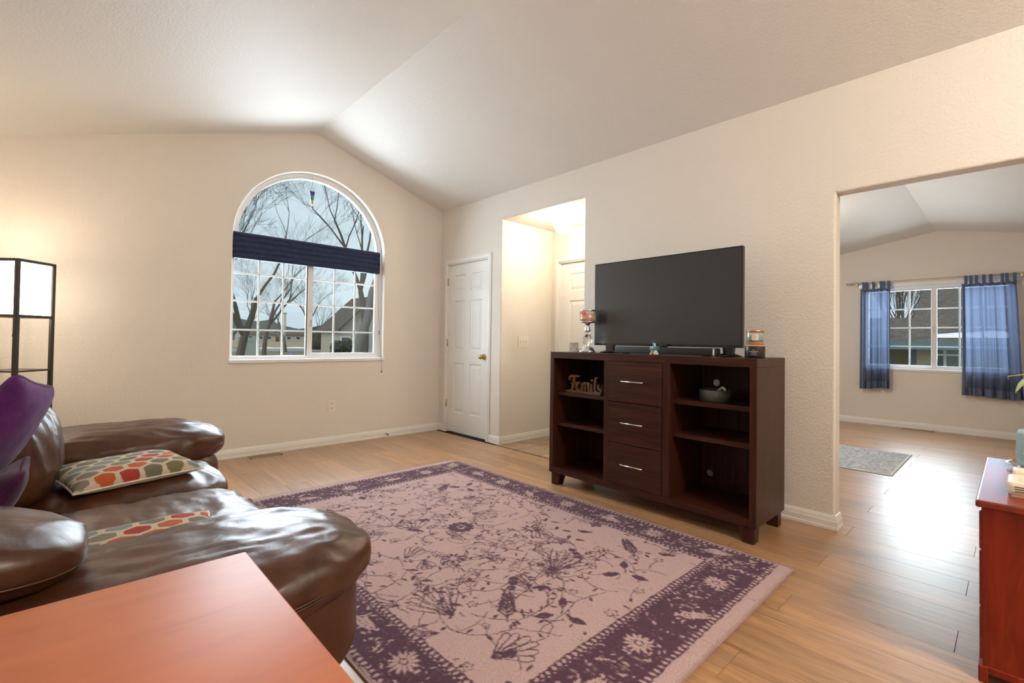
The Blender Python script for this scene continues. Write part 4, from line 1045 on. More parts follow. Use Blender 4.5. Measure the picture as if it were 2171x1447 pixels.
# patterned pillows with woven hexagons
HEX = [(.36, .045, .032), (.45, .10, .035), (.155, .145, .10), (.20, .24, .22), (.17, .16, .075), (.22, .19, .15)]
def hex_pillow(name, label, L, Wd, th, M4, seed):
    nx, ny = 170, 120; u = np.linspace(-1, 1, nx + 1); v = np.linspace(-1, 1, ny + 1); Ug, Vg = np.meshgrid(u, v)
    prof = np.clip((1 - Ug ** 4) * (1 - Vg ** 4), 0, 1) ** .42
    pinch = 1 - .06 * (1 - Vg ** 2) * Ug ** 2; Xp = Ug * L / 2 * (1 - .05 * (1 - Ug ** 2) * 0) * (1 - .05 * (1 - Vg ** 2)); Yp = Vg * Wd / 2 * (1 - .07 * (1 - Ug ** 2))
    wrk = pnoise(np.stack([Xp.ravel() * 14 + seed, Yp.ravel() * 14, np.zeros(Xp.size)], 1)).reshape(Xp.shape) * .006 * prof
    Zp = th / 2 * prof + wrk
    # hexagon cells, elongated along x
    s = .056; hx, hy = s * 1.62, s * 1.02
    a = Xp / (hx * 1.0); b = Yp / hy
    row = np.round(b / .86).astype(int); best = np.full(Xp.shape, 9.); second = np.full(Xp.shape, 9.); cid = np.zeros(Xp.shape, int); rid = np.zeros(Xp.shape, int)
    for dr in (-1, 0, 1):
        r_ = row + dr; offx = np.where(r_ % 2 == 0, 0, .5)
        for dc in (-1, 0, 1):
            c = np.round(a - offx).astype(int) + dc
            du = a - (c + offx); dv = b - r_ * .86
            d = np.sqrt((du * 1.0) ** 2 * 1.0 + dv ** 2)
            up = d < best; second = np.where(up, best, np.minimum(second, d)); cid = np.where(up, c, cid); rid = np.where(up, r_, rid); best = np.where(up, d, best)
    line_ = (second - best) < .20
    pal = np.array(HEX); seq = np.array([0, 1, 5, 2, 3, 4, 2, 1, 0, 3, 5, 4]); k = seq[(cid * 5 + rid * 7 + (cid // 3) + seed) % len(seq)]
    C3 = pal[k]; C3 = np.where(line_[..., None], np.array([.56, .47, .35]), C3)
    top = np.stack([Xp.ravel(), Yp.ravel(), Zp.ravel()], 1); bot = np.stack([Xp.ravel(), Yp.ravel(), -.55 * Zp.ravel()], 1); cb = np.tile(np.array([[.52, .44, .33]]), (Xp.size, 1))
    idx = np.arange(Xp.size).reshape(Xp.shape); Q = np.stack([idx[:-1, :-1], idx[:-1, 1:], idx[1:, 1:], idx[1:, :-1]], -1).reshape(-1, 4)
    V = np.concatenate([top, bot]); Qa = np.concatenate([Q, Q[:, ::-1] + Xp.size])
    V = np.concatenate([V, np.ones((len(V), 1))], 1) @ np.array(M4).T; V = V[:, :3]
    t = thing(name, label, 'pillow', tuple(np.array(M4)[:3, 3]), 'hexagon pillows on the sofa')
    colour_mesh('cover', V, Qa, np.concatenate([C3.reshape(-1, 3), cb]), 'hex_weave', t)
    loop = [(-1, -1), (1, -1), (1, 1), (-1, 1)]; pts = []
    for (x0, y0), (x1, y1) in zip(loop, loop[1:] + loop[:1]):
        for tt in np.linspace(0, 1, 14)[:-1]:
            uu, vv = x0 + (x1 - x0) * tt, y0 + (y1 - y0) * tt
            p = np.array([uu * L / 2 * (1 - .05 * (1 - vv ** 2)), vv * Wd / 2 * (1 - .07 * (1 - uu ** 2)), 0, 1]) @ np.array(M4).T; pts.append(p[:3])
    tube('piping', pts, .005, 'label_cream', t, 6, True)
def frame(o, xdir, ydir):
    x = Vector(xdir).normalized(); y_ = Vector(ydir); z = x.cross(y_).normalized(); y_ = z.cross(x)
    M = Matrix.Identity(4)
    for i in range(3): M[i][0], M[i][1], M[i][2], M[i][3] = x[i], y_[i], z[i], o[i]
    return M
hex_pillow('hexagon_pillow', 'multicoloured hexagon pillow lying flat by the sofa arm nearest the window wall', .50, .35, .12, frame((2.065, -3.205, .474), (-.28, .96, .0), (-.96, -.28, .08)), 3)
hex_pillow('hexagon_pillow', 'multicoloured hexagon pillow tucked against the sofa arm beside the orange table', .46, .21, .07, frame((2.915, -3.24, .425), (-.02, 1, .0), (-1, 0, .12)), 8)
# purple cushions
def cushion(name, label, c, h, rot, mat, seed, trim):
    t = thing(name, label, 'pillow', tuple(c))
    B, F = cube_grid(26); n = 7.0; q = B / (np.abs(B) ** n).sum(1)[:, None] ** (1 / n)
    rr = np.clip((1 - q[:, 0] ** 2) * (1 - q[:, 2] ** 2), 0, 1) ** .45
    V = np.stack([q[:, 0] * h[0] * (1 - .10 * (1 - q[:, 2] ** 2)), np.sign(q[:, 1]) * np.abs(q[:, 1]) * h[1] * np.maximum(rr, .06), q[:, 2] * h[2] * (1 - .10 * (1 - q[:, 0] ** 2))], 1)
    V[:, 1] += .006 * pnoise(V * 14 + seed)
    V = V @ np.array(Euler(rot).to_matrix()).T + np.array(c)
    obj('cover', V, F, mat, t, True)
    pts = []
    lp = [(-1, -1), (1, -1), (1, 1), (-1, 1)]
    for (x0, y0), (x1, y1) in zip(lp, lp[1:] + lp[:1]):
        for tt in np.linspace(0, 1, 12)[:-1]:
            u, v = x0 + (x1 - x0) * tt, y0 + (y1 - y0) * tt; m = (abs(u) ** 7 + abs(v) ** 7) ** (1 / 7); u, v = u / m, v / m
            pts.append(np.array(Euler(rot).to_matrix()) @ np.array([u * h[0] * (1 - .10 * (1 - v * v)), 0, v * h[2] * (1 - .10 * (1 - u * u))]) + np.array(c))
    tube('edging', pts, .007, trim, t, 6, True)
    return t
cushion('purple_pillow', 'purple velvet pillow propped high on the sofa back', (2.47, -3.585, .785), (.21, .066, .185), (math.radians(-24), math.radians(-12), math.radians(-14)), 'purple_velvet', 3, 'purple_velvet')
cushion('purple_pillow', 'small dark plum furry pillow below the purple velvet pillow', (2.84, -3.585, .610), (.15, .048, .13), (math.radians(-35), 0, math.radians(0)), 'purple_fur', 7, 'purple_fur')

# ------------------------------------------------------------------ near end table
TZ = .61; tcn = onZ(522, 1167, TZ)
ex0, ey1 = tcn[0], tcn[1]
et = thing('end_table', 'reddish orange wooden end table beside the leather sofa arm', 'table', (ex0 + .34, ey1 - .33, 0))
box('table_top', (ex0, ey1 - .66, TZ - .028), (ex0 + .70, ey1, TZ), 'orange_top', et, .005, 3)
box('apron', (ex0 + .04, ey1 - .62, TZ - .11), (ex0 + .66, ey1 - .04, TZ - .028), 'orange_top', et, .003)
for dx in (.05, .60):
    for dy in (-.61, -.10): box('leg', (ex0 + dx, ey1 + dy, 0), (ex0 + dx + .05, ey1 + dy + .05, TZ - .11), 'orange_top', et, .004)

# ------------------------------------------------------------------ shelf floor lamp
def lamp():
    F0 = np.array([.637, -3.662]); R0 = np.array([.448, -3.487]); a = R0 - F0; b = np.array([-.6857, -.7278]); b = b / np.linalg.norm(b) * np.linalg.norm(a)
    b = b - a / np.linalg.norm(a) * (b @ a / np.linalg.norm(a)); b = b / np.linalg.norm(b) * np.linalg.norm(a)
    cs = [F0, R0, R0 + b, F0 + b]; cen = sum(cs) / 4; H = 1.60
    t = thing('floor_lamp', 'lit tower shelf floor lamp with box shade in the corner', 'lamp', (cen[0], cen[1], 0))
    au = a / np.linalg.norm(a); bu = b / np.linalg.norm(b); L = np.linalg.norm(a)
    M = Matrix(((au[0], bu[0], 0, F0[0]), (au[1], bu[1], 0, F0[1]), (0, 0, 1, 0), (0, 0, 0, 1)))
    def bx(name, lo, hi, mat, bev=0):
        bm = bmesh.new(); add_box(bm, lo, hi, bev)
        for v in bm.verts: v.co = M @ v.co
        return bm_obj(name, bm, mat, t)
    p = .021
    for i, j in ((0, 0), (1, 0), (1, 1), (0, 1)):
        x0 = 0 if i == 0 else L - p; y0 = 0 if j == 0 else L - p
        bx('post', (x0, y0, 0), (x0 + p, y0 + p, H), 'dark_metal', .002)
    for z in (H - .018, 1.225):
        for lo, hi in (((p, 0, z), (L - p, p, z + .018)), ((p, L - p, z), (L - p, L, z + .018)), ((0, p, z), (p, L - p, z + .018)), ((L - p, p, z), (L, L - p, z + .018))): bx('rail', lo, hi, 'dark_metal')
    for z in (.880, .53, .16):
        for lo, hi in (((p, 0.002, z - .006), (L - p, .012, z + .004)), ((p, L - .012, z - .006), (L - p, L - .002, z + .004)), ((.002, p, z - .006), (.012, L - p, z + .004)), ((L - .012, p, z - .006), (L - .002, L - p, z + .004))): bx('rail', lo, hi, 'dark_metal')
        bx('shelf', (.012, .012, z), (L - .012, L - .012, z + .005), 'shelf_glass')
    g_ = .012
    for lo, hi in (((p, g_, 1.243), (L - p, g_ + .002, H - .018)), ((p, L - g_ - .002, 1.243), (L - p, L - g_, H - .018)), ((g_, p, 1.243), (g_ + .002, L - p, H - .018)), ((L - g_ - .002, p, 1.243), (L - g_, L - p, H - .018))): bx('shade_panel', lo, hi, 'lamp_shade')
    tube('switch_chain', [(cen[0], cen[1], 1.24), (cen[0] - .01, cen[1] - .02, 1.10)], .0015, 'cord', t, 5)
    point('lamp_bulb', (cen[0] + .0, cen[1], H - .05), 6, (1.0, .82, .63), .05)
lamp()

# ------------------------------------------------------------------ cherry chest of drawers and what stands on it
KX0, KX1, KY0, KY1, KZ = 4.872, 5.36, -1.178, -.257, .606
kc = thing('cherry_chest', 'cherry red chest of drawers at the edge of the opening', 'chest', ((KX0 + KX1) / 2, (KY0 + KY1) / 2, 0))
bm = bmesh.new(); add_box(bm, (KX0, KY0, KZ - .024), (KX1 + .02, KY1, KZ), .006, 3); bm_obj('top_board', bm, 'cherry_y', kc)
box('side_panel', (KX0 + .020, KY0 + .016, .03), (KX1, KY0 + .034, KZ - .024), 'cherry_z', kc, .002)
box('side_panel', (KX0 + .020, KY1 - .034, .03), (KX1, KY1 - .016, KZ - .024), 'cherry_z', kc, .002)
box('corner_stile', (KX0 + .016, KY0 + .013, .03), (KX0 + .028, KY0 + .045, KZ - .024), 'cherry_z', kc, .002)
box('carcass', (KX0 + .022, KY0 + .034, .05), (KX1, KY1 - .034, KZ - .024), 'cherry_z', kc)
for z0, z1 in ((.435, .565), (.245, .430), (.065, .240)):
    d = box('drawer', (KX0 + .008, KY0 + .032, z0), (KX0 + .024, KY1 - .032, z1), 'cherry_y', kc, .004)
boxes('plinth', [((KX0 + .006, KY0 + .006, 0), (KX0 + .03, KY0 + .10, .055)), ((KX0 + .006, KY1 - .10, 0), (KX0 + .03, KY1 - .006, .055)), ((KX0 + .012, KY0 + .012, .03), (KX1, KY1 - .012, .056))], 'cherry_z', kc, .004)
pc = np.array([5.048, -.42, KZ])
dish = tag(lathe('silver_dish', [(.05, 0), (.07, .006), (.105, .016), (.108, .019), (.100, .017), (.06, .010), (.001, .010)], pc + np.array([-.005, 0, 0]), 'chrome', None, 36), 'shiny silver dish under the speckled teal pot', 'dish')
pt = thing('plant_pot', 'speckled teal pot with leafy plant on silver dish', 'potted plant', tuple(pc + np.array([0, 0, .012])))
lathe('pot', [(.068, 0), (.078, .012), (.083, .05), (.078, .135), (.074, .150), (.070, .150), (.072, .130), (.001, .128)], pc + np.array([0, 0, .012]), 'pot_teal', pt, 40)
dv = []; df = []
for i in range(16):
    for j in range(7):
        th = 2 * PI * (i + .5 * (j % 2)) / 16; z = .022 + j * .018; r_ = .0825 - .00055 * abs(j - 2) ** 2 * 1.2; c = pc + np.array([r_ * math.cos(th), r_ * math.sin(th), .012 + z]); o_ = len(dv); e = .0022
        for d in ((1, 0, 0), (-1, 0, 0), (0, 1, 0), (0, -1, 0), (0, 0, 1), (0, 0, -1)): dv.append(c + np.array(d) * e)
        df += [(o_ + a_, o_ + b_, o_ + c_) for a_ in (0, 1) for b_ in (2, 3) for c_ in (4, 5)]
ob = obj('speckles', dv, df, 'pot_dot', pt); ob['kind'] = 'stuff'
lathe('soil', [(.071, .138), (.001, .142)], pc + np.array([0, 0, .002]), 'soil', pt, 24)
random.seed(3)
def leaf_blade(base, tip, wd, parent, up=.03, name='leaf'):
    base = np.array(base); tip = np.array(tip); d = tip - base; s = np.cross(d, [0, 0, 1]); s = s / (np.linalg.norm(s) + 1e-9); V = []; F = []; n = 8
    for k in range(n + 1):
        t = k / n; c = base + d * t + np.array([0, 0, up * math.sin(PI * t)]); w_ = wd * math.sin(PI * min(1, t * .93 + .05)) ** .8
        jag = 1 + .12 * (k % 2)
        V += [c - s * w_ / 2 * jag + np.array([0, 0, .006]), c, c + s * w_ / 2 * jag + np.array([0, 0, .006])]
    for k in range(n): a_ = 3 * k; F += [(a_, a_ + 1, a_ + 4, a_ + 3), (a_ + 1, a_ + 2, a_ + 5, a_ + 4)]
    o = obj(name, V, F, 'leaf_green', parent, True); m = o.modifiers.new('t', 'SOLIDIFY'); m.thickness = .0015; return o
sb0 = pc + np.array([0, 0, .15]); tipA = onY(2137, 797, -.42); tipL = onY(2153, 833, -.42); rootL = onY(2185, 800, -.40)
tube('stem', [sb0, sb0 + np.array([.01, 0, .12]), onY(2185, 792, -.42), onY(2160, 795, -.42), tipA, tipA + np.array([.001, 0, -.016])], [.004, .0035, .003, .0028, .0024, .0015], 'stem_green', pt, 6)
leaf_blade(rootL, tipL, .042, pt, .01)
tube('stem', [sb0, rootL], [.004, .002], 'stem_green', pt, 6)
for k in range(7):
    a_ = -.9 + k * .45 + random.uniform(-.1, .1); L = random.uniform(.10, .17); b0 = sb0 + np.array([.06, .02, .05 + .035 * k]); leaf_blade(b0, b0 + np.array([L * math.cos(a_), L * math.sin(a_), .03]), .06, pt, .03); tube('stem', [sb0, b0], .0025, 'stem_green', pt, 5)
# cream appliance with vents
dvx, dvy = 4.952, -1.035
wv_ = thing('cream_appliance', 'cream plastic appliance with vent slots on cherry chest', 'appliance', (5.06, -.92, KZ))
bm = bmesh.new(); add_box(bm, (dvx - .008, dvy, KZ + .004), (dvx + .23, dvy + .16, KZ + .052), .014, 2); bm_obj('housing', bm, 'cream_plastic', wv_)
box('base_plate', (dvx + .004, dvy + .008, KZ), (dvx + .22, dvy + .15, KZ + .006), 'cream_plastic', wv_)
bm = bmesh.new(); add_box(bm, (dvx + .006, dvy + .150, KZ + .02), (dvx + .21, dvy + .22, KZ + .068), .008, 2); bm_obj('cover', bm, 'cream_plastic', wv_)
for k in range(3): box('vent_slot', (dvx + .012, dvy - .0006, KZ + .019 + k * .0075), (dvx + .036, dvy + .002, KZ + .0215 + k * .0075), 'plate_dark', wv_)
for k in range(3): box('ridge', (dvx + .022, dvy + .03 + k * .035, KZ + .0515), (dvx + .2, dvy + .034 + k * .035, KZ + .0535), 'label_cream', wv_)

# ------------------------------------------------------------------ dining room: window, curtains, rug
win2 = root('window_2', ((wx0 + wx1) / 2, DY + .06, wz0))
def band_xz(name, o, i_, y0, y1, mat, parent):
    V = [(p[0], yv, p[1]) for q in (o, i_) for yv in (y0, y1) for p in q]; F = []; n = 4
    for i in range(n):
        j = (i + 1) % n; F += [(i, j, 2 * n + j, 2 * n + i), (n + i, n + j, 3 * n + j, 3 * n + i), (2 * n + i, 2 * n + j, 3 * n + j, 3 * n + i)]
    bm = bmesh.new(); vs = [bm.verts.new(v) for v in V]
    for f in F: bm.faces.new([vs[i] for i in f])
    return bm_obj(name, bm, mat, parent)
band_xz('frame', rect_o(wx0, wx1, wz0, wz1), rect_o(wx0 + .03, wx1 - .03, wz0 + .03, wz1 - .035), DY + .03, DY + .12, 'vinyl_white', win2)
xm_ = 4.207
for x0, x1, yo, bw_ in ((wx0 + .02, xm_ + .005, .085, (.04, .034, .03, .03)), (xm_ - .02, wx1 - .02, .05, (.055, .05, .03, .03))):
    a, b, c, d = x0 + bw_[0], x1 - bw_[1], wz0 + .022 + bw_[2], wz1 - .03 - bw_[3]
    band_xz('sash', rect_o(x0, x1, wz0 + .02, wz1 - .028), rect_o(a, b, c, d), DY + yo, DY + yo + .03, 'vinyl_white', win2)
    obj('pane', [(a, DY + yo + .015, c), (b, DY + yo + .015, c), (b, DY + yo + .015, d), (a, DY + yo + .015, d)], [(0, 1, 2, 3)], 'window_glass', win2)
    for i in (1, 2): xx = a + (b - a) * i / 3; box('muntin', (xx - .009, DY + yo + .017, c), (xx + .009, DY + yo + .025, d), 'vinyl_white', win2)
    for i in (1, 2, 3): zz = c + (d - c) * i / 4; box('muntin', (a, DY + yo + .0175, zz - .009), (b, DY + yo + .0255, zz + .009), 'vinyl_white', win2)
box('latch', (xm_ - .006, DY + .035, 1.30), (xm_ + .006, DY + .05, 1.40), 'steel', win2, .003)
struct(box('trim_dining_sill', (wx0 - .02, DY - .012, wz0 - .03), (wx1 + .02, DY + .06, wz0 + .004), 'vinyl_white', None, .004))
struct(boxes('trim_dining_window', [((wx0 - .045, DY - .008, wz1), (wx1 + .045, DY, wz1 + .06))], 'vinyl_white'))
RODY, RODZ = DY - .075, 2.028
rd = thing('curtain_rod', 'pale wooden curtain rod above the dining room window', 'curtain rod', (4.2, RODY, RODZ))
tube('pole', [(3.31, RODY, RODZ), (5.14, RODY, RODZ)], .011, 'rod_wood', rd, 12)
for x, s in ((3.31, -1), (5.14, 1)): tube('finial', [(x, RODY, RODZ), (x + s * .015, RODY, RODZ), (x + s * .03, RODY, RODZ), (x + s * .05, RODY, RODZ), (x + s * .062, RODY, RODZ)], [.011, .017, .011, .019, .004], 'rod_wood', rd, 12)
for x in (3.375, 5.02):
    bm = bmesh.new(); add_box(bm, (x - .011, RODY - .012, RODZ - .03), (x + .011, DY, RODZ - .008), .003); bm_obj('bracket', bm, 'vinyl_white', rd)
    tube('ring', [(x - .012, RODY, RODZ), (x + .012, RODY, RODZ)], .017, 'rod_wood', rd, 12)
def curtain(label, x0, x1, xb0, xb1, zb, tabs, seed, nf):
    t = thing('tab_curtain', label, 'curtain', ((x0 + x1) / 2, RODY, zb))
    nx, nz = 120, 60; V = []; F = []; rng = np.random.RandomState(seed); ph = rng.uniform(0, 6, 6); zt = 1.945
    def P(u, w):
        z = zt + (zb - zt) * w; a0 = x0 + (xb0 - x0) * w; a1 = x1 + (xb1 - x1) * w
        uu = u + .012 * math.sin(u * 9 + w * 3 + ph[0]) * w
        amp = .022 + .026 * w; f = math.sin(2 * PI * nf * uu + ph[1] + .6 * w) + .5 * math.sin(2 * PI * nf * 2.3 * uu + ph[2] - .8 * w) + .3 * math.sin(2 * PI * nf * .6 * uu + ph[3])
        sag = -.014 * abs(math.sin(PI * u * (len(tabs) - 1))) * (1 - min(1, w * 12))
        return (a0 + (a1 - a0) * (uu + .02 * math.cos(2 * PI * nf * uu + ph[1])), RODY + .004 + amp * f * .6, z + sag + .012 * math.sin(u * 5 + ph[4]) * w)
    for j in range(nz + 1):
        for i in range(nx + 1): V.append(P(i / nx, j / nz))
    for j in range(nz):
        for i in range(nx): a_ = j * (nx + 1) + i; F.append((a_, a_ + 1, a_ + nx + 2, a_ + nx + 1))
    obj('sheer_panel', V, F, 'curtain_blue', t, True)
    def strip(name, u0, u1, w0, w1):
        V = []; F = []; n, m = max(2, int(abs(u1 - u0) * 120)), max(2, int(abs(w1 - w0) * 60))
        for j in range(m + 1):
            for i in range(n + 1): p = P(u0 + (u1 - u0) * i / n, w0 + (w1 - w0) * j / m); V.append((p[0], p[1] - .002, p[2]))
        for j in range(m):
            for i in range(n): a_ = j * (n + 1) + i; F.append((a_, a_ + 1, a_ + n + 2, a_ + n + 1))
        obj(name, V, F, 'curtain_hem', t, True)
    strip('top_hem', 0, 1, 0, .026); strip('bottom_hem', 0, 1, .93, 1); strip('side_hem', 0, .05, 0, 1); strip('side_hem', .95, 1, 0, 1)
    for u in tabs:
        p = P(u, 0); w_ = .016; V = []; F = []
        path = [(p[1] - .004, p[2] - .02), (RODY - .015, RODZ - .01), (RODY - .013, RODZ + .009), (RODY, RODZ + .014), (RODY + .013, RODZ + .009), (RODY + .015, RODZ - .01), (p[1] + .004, p[2] - .02)]
        for (yy, zz) in path: V += [(p[0] - w_, yy, zz), (p[0] + w_, yy, zz)]
        for k in range(len(path) - 1): F.append((2 * k, 2 * k + 1, 2 * k + 3, 2 * k + 2))
        obj('tab', V, F, 'curtain_hem', t)
curtain('narrow bunched sheer blue tab curtain on the rod', 3.43, 3.77, 3.425, 3.77, .52, (.08, .20, .42, .68, .78, .93), 4, 4)
curtain('wide sheer blue tab curtain spread across the window end', 4.50, 4.985, 4.50, 5.05, .50, (.06, .17, .26, .42, .51, .72, .83, .95), 9, 5)
# small grey rug
def small_rug():
    x0, x1, y0, y1 = 3.35, 4.236, 1.78, 2.95; st = .009; nx, ny = int((x1 - x0) / st), int((y1 - y0) / st); X, Y = np.meshgrid(np.linspace(x0, x1, nx + 1), np.linspace(y0, y1, ny + 1)); Z0 = np.zeros(X.size)
    n = pnoise(np.stack([X.ravel() * 4.5, Y.ravel() * 4.5, Z0 + 3.3], 1)) + .45 * pnoise(np.stack([X.ravel() * 11, Y.ravel() * 11, Z0 + 8], 1)); band = np.sin(n * 34)
    n3 = pnoise(np.stack([X.ravel() * 40, Y.ravel() * 40, Z0], 1)); k = np.clip(.5 + .8 * band + .5 * n3, 0, 1)[:, None]
    C3 = np.array([.47, .48, .48]) * (1 - k) + np.array([.27, .29, .31]) * k
    e = np.minimum(np.minimum(X - x0, x1 - X), np.minimum(Y - y0, y1 - Y)).ravel(); C3 = np.where((e < .02)[:, None], np.array([.62, .62, .63]), C3); C3 = np.where((e < .007)[:, None], np.array([.06, .06, .065]), C3)
    V = np.stack([X.ravel(), Y.ravel(), np.where(e < .004, .001, .008)], 1); idx = np.arange(X.size).reshape(X.shape); Q = np.stack([idx[:-1, :-1], idx[:-1, 1:], idx[1:, 1:], idx[1:, :-1]], -1).reshape(-1, 4)
    return tag(colour_mesh('small_rug', V, Q, C3, 'small_rug_pile'), 'small grey paisley rug on the dining room floor', 'rug')
small_rug()

# ------------------------------------------------------------------ outdoors
GZ = -.45
def ground(name, x0, x1, y0, y1, z, mat): return struct(box(name, (x0, y0, z - .05), (x1, y1, z), mat))
ground('ground', -400, -.6, -300, 300, GZ, 'lawn')
ground('ground_side', -.6, 60, 5.6, 80, GZ, 'lawn')
# street, field, snow in front of the arched window
def strip_out(name, d0, d1, mat, z, label=None, cat=None):
    o = box(name, (-d1, -150, z - .04), (-d0, 220, z), mat)
    struct(o); return o
strip_out('street', 52, 66, 'asphalt', GZ + .03); strip_out('field', 74, 260, 'dry_field', GZ + .04)
random.seed(21)
def snow_patch(name, c, rx, ry, label):
    V = [(c[0], c[1], GZ + .22)]; n = 22; ph = random.uniform(0, 6)
    for k in range(n): a_ = 2 * PI * k / n; r_ = 1 + .25 * math.sin(3 * a_ + ph) + .15 * math.sin(7 * a_); V.append((c[0] + rx * r_ * math.cos(a_), c[1] + ry * r_ * math.sin(a_), GZ + .05))
    return tag(obj(name, V, [(0, 1 + k, 1 + (k + 1) % n) for k in range(n)], 'snow', None, True), label, 'snow')
for px, py, rx, ry, lb in ((632, 741, 1.6, 4.0, 'wide snow patch along the street before the brown field'), (708, 744, 1.2, 2.6, 'snow patch at the street edge near the tan house'), (566, 738, 1.0, 1.9, 'narrow snow patch at the street edge by the fence')):
    dd_ = {632: -68, 708: -71, 566: -66.5}[px]; p = onX(px, py, dd_); snow_patch('snow_patch', (dd_, p[1]), rx, ry, lb)
# hills
def hill(name, dist, y0, y1, h, mat, seed, label):
    n = 120; V = []; F = []
    for i in range(n + 1):
        yv = y0 + (y1 - y0) * i / n; hz = h * (.7 + .5 * float(pnoise(np.array([[yv * .012 + seed, 3.1, .5]]))[0]) + .25 * float(pnoise(np.array([[yv * .05 + seed, 1.1, .5]]))[0]))
        V += [(-dist, yv, GZ), (-dist - h * 2.2, yv, GZ + hz), (-dist - h * 5, yv, GZ)]
    for i in range(n): a_ = 3 * i; F += [(a_, a_ + 3, a_ + 4, a_ + 1), (a_ + 1, a_ + 4, a_ + 5, a_ + 2)]
    return struct(obj(name, V, F, mat))
hill('hill_far', 900, -900, 1400, 48, 'hill_blue', 4, ''); hill('hill_near', 262, -300, 460, 9, 'hill_tree', 9, '')

def tree(name, label, base, H, r0, seed, levels=5, spread=.55, lean=(0, 0), mat='bark', nb=(3, 4), first=.28, up=.12):
    rng = random.Random(seed); main = ([], []); twig = ([], [])
    def add(buf, pts, rad, seg):
        V, F = tube_mesh(pts, rad, seg, False, False); o_ = len(buf[0]); buf[0].extend(V); buf[1].extend(tuple(i + o_ for i in f) for f in F)
    def grow(p, d, L, r, lev):
        n = 5 if lev < 2 else (4 if lev < 4 else 3); pts = [p]; rad = [r]; q = p.copy(); dd = d.copy(); kids = []
        for k in range(n):
            dd = dd + np.array([rng.gauss(0, .10), rng.gauss(0, .10), rng.gauss(0, .06) + up * .3]); dd /= np.linalg.norm(dd)
            q = q + dd * L / n; pts.append(q); rad.append(r * (1 - .55 * (k + 1) / n)); kids.append((q.copy(), dd.copy(), rad[-1]))
        add(main if lev <= 1 else twig, pts, rad, 7 if lev < 2 else (4 if lev < 3 else 3))
        if lev >= levels: return
        m = rng.randint(*nb) + (1 if lev >= 2 else 0)
        for i in range(m):
            t = rng.uniform(first if lev == 0 else .3, 1.0) if i else 1.0
            kq, kd, kr = kids[min(n - 1, int(t * n))]
            ax = np.array([rng.gauss(0, 1), rng.gauss(0, 1), rng.gauss(0, .5)]); ax -= kd * (ax @ kd); ax /= np.linalg.norm(ax) + 1e-9
            sp_ = spread * rng.uniform(.6, 1.35); nd = kd * math.cos(sp_) + ax * math.sin(sp_); nd[2] += up; nd /= np.linalg.norm(nd)
            grow(kq, nd, L * rng.uniform(.58, .80), max(kr * (rng.uniform(.6, .85) if lev < 1 else rng.uniform(.45, .7)), .0028), lev + 1)
    d0 = np.array([lean[0], lean[1], 1.]); d0 /= np.linalg.norm(d0)
    grow(np.array(base, float), d0, H * .36, r0, 0)
    t = thing(name, label, 'tree', tuple(base))
    obj('trunk', *main, mat, t, True); o = obj('twigs', *twig, mat, t); o['kind'] = 'stuff'
    return t
def tb(px, d): p = onX(px, 720, d); return (d, p[1], GZ)
tree('bare_tree', 'bare dark spreading tree outside beside the green fence', tb(497, -9.5), 7.6, .14, 3, 6, .50, (0.02, .0), 'bark', (3, 4), .35)
tree('bare_tree', 'tall bare grey tree outside with upright forked limbs', tb(738, -8.5), 10.5, .19, 8, 6, .36, (.0, -.05), 'bark_grey', (3, 4), .45, .16)
tree('bare_tree', 'bare brown tree leaning in front of the tan house', tb(768, -11.5), 9.5, .20, 15, 6, .45, (0, .08), 'bark', (3, 4), .4)
for i, (px, d, H, s) in enumerate(((560, -28, 11, 31), (606, -50, 10, 35), (648, -36, 8, 39), (520, -42, 10, 44), (676, -64, 9, 47))):
    tree('bare_tree', ('bare tree in the far yard behind the green fence', 'bare tree across the street near the brown field', 'slim bare tree at the edge of the street', 'bare tall tree far behind the spreading tree', 'bare tree far off beside the tan house')[i], tb(px, d), H, .16, s, 5, .5, (0, 0), 'bark', (3, 4), .3)
# green fence panel and garden items seen at the window foot
fp0, fp1 = onX(503, 750, -16), onX(551, 750, -16)
fe = thing('board_fence', 'short run of grey green board fence in the yard', 'fence', (-16, (fp0[1] + fp1[1]) / 2, GZ))
nb_ = 9
for k in range(nb_):
    y0 = fp0[1] + (fp1[1] - fp0[1]) * k / nb_; y1 = fp0[1] + (fp1[1] - fp0[1]) * (k + 1) / nb_; box('board', (-16.03, y0, GZ), (-16, y1 - .02, 1.13 - .02 * (k % 2)), 'fence_green', fe)
for z in (.2, .9): box('rail', (-16.07, fp0[1], z), (-16.03, fp1[1], z + .09), 'fence_green', fe)
def house(name, label, x0, x1, y0, y1, hw, hr, ridge_axis, wallm, roofm, over=.4):
    t = thing(name, label, 'house', ((x0 + x1) / 2, (y0 + y1) / 2, GZ)); z0, z1, z2 = GZ, GZ + hw, GZ + hr
    if ridge_axis == 0: extrude_poly('walls', [(y0, z0), (y1, z0), (y1, z1), ((y0 + y1) / 2, z2), (y0, z1)], 0, x0, x1, wallm, t)
    else: extrude_poly('walls', [(x0, z0), (x1, z0), (x1, z1), ((x0 + x1) / 2, z2), (x0, z1)], 1, y0, y1, wallm, t)
    a0, a1 = (y0, y1) if ridge_axis == 0 else (x0, x1); m = (a0 + a1) / 2; sl = (z2 - z1) / (m - a0); b0, b1 = (x0, x1) if ridge_axis == 0 else (y0, y1)
    for s in (-1, 1):
        e = a0 - over if s < 0 else a1 + over; ze = z1 - sl * over
        P = [(e, ze), (m, z2), (m, z2 + .14), (e, ze + .14)]
        extrude_poly('roof', P, ridge_axis, b0 - over, b1 + over, roofm, t)
    return t
hp0, hp1 = onX(722, 745, -42), onX(800, 745, -42)
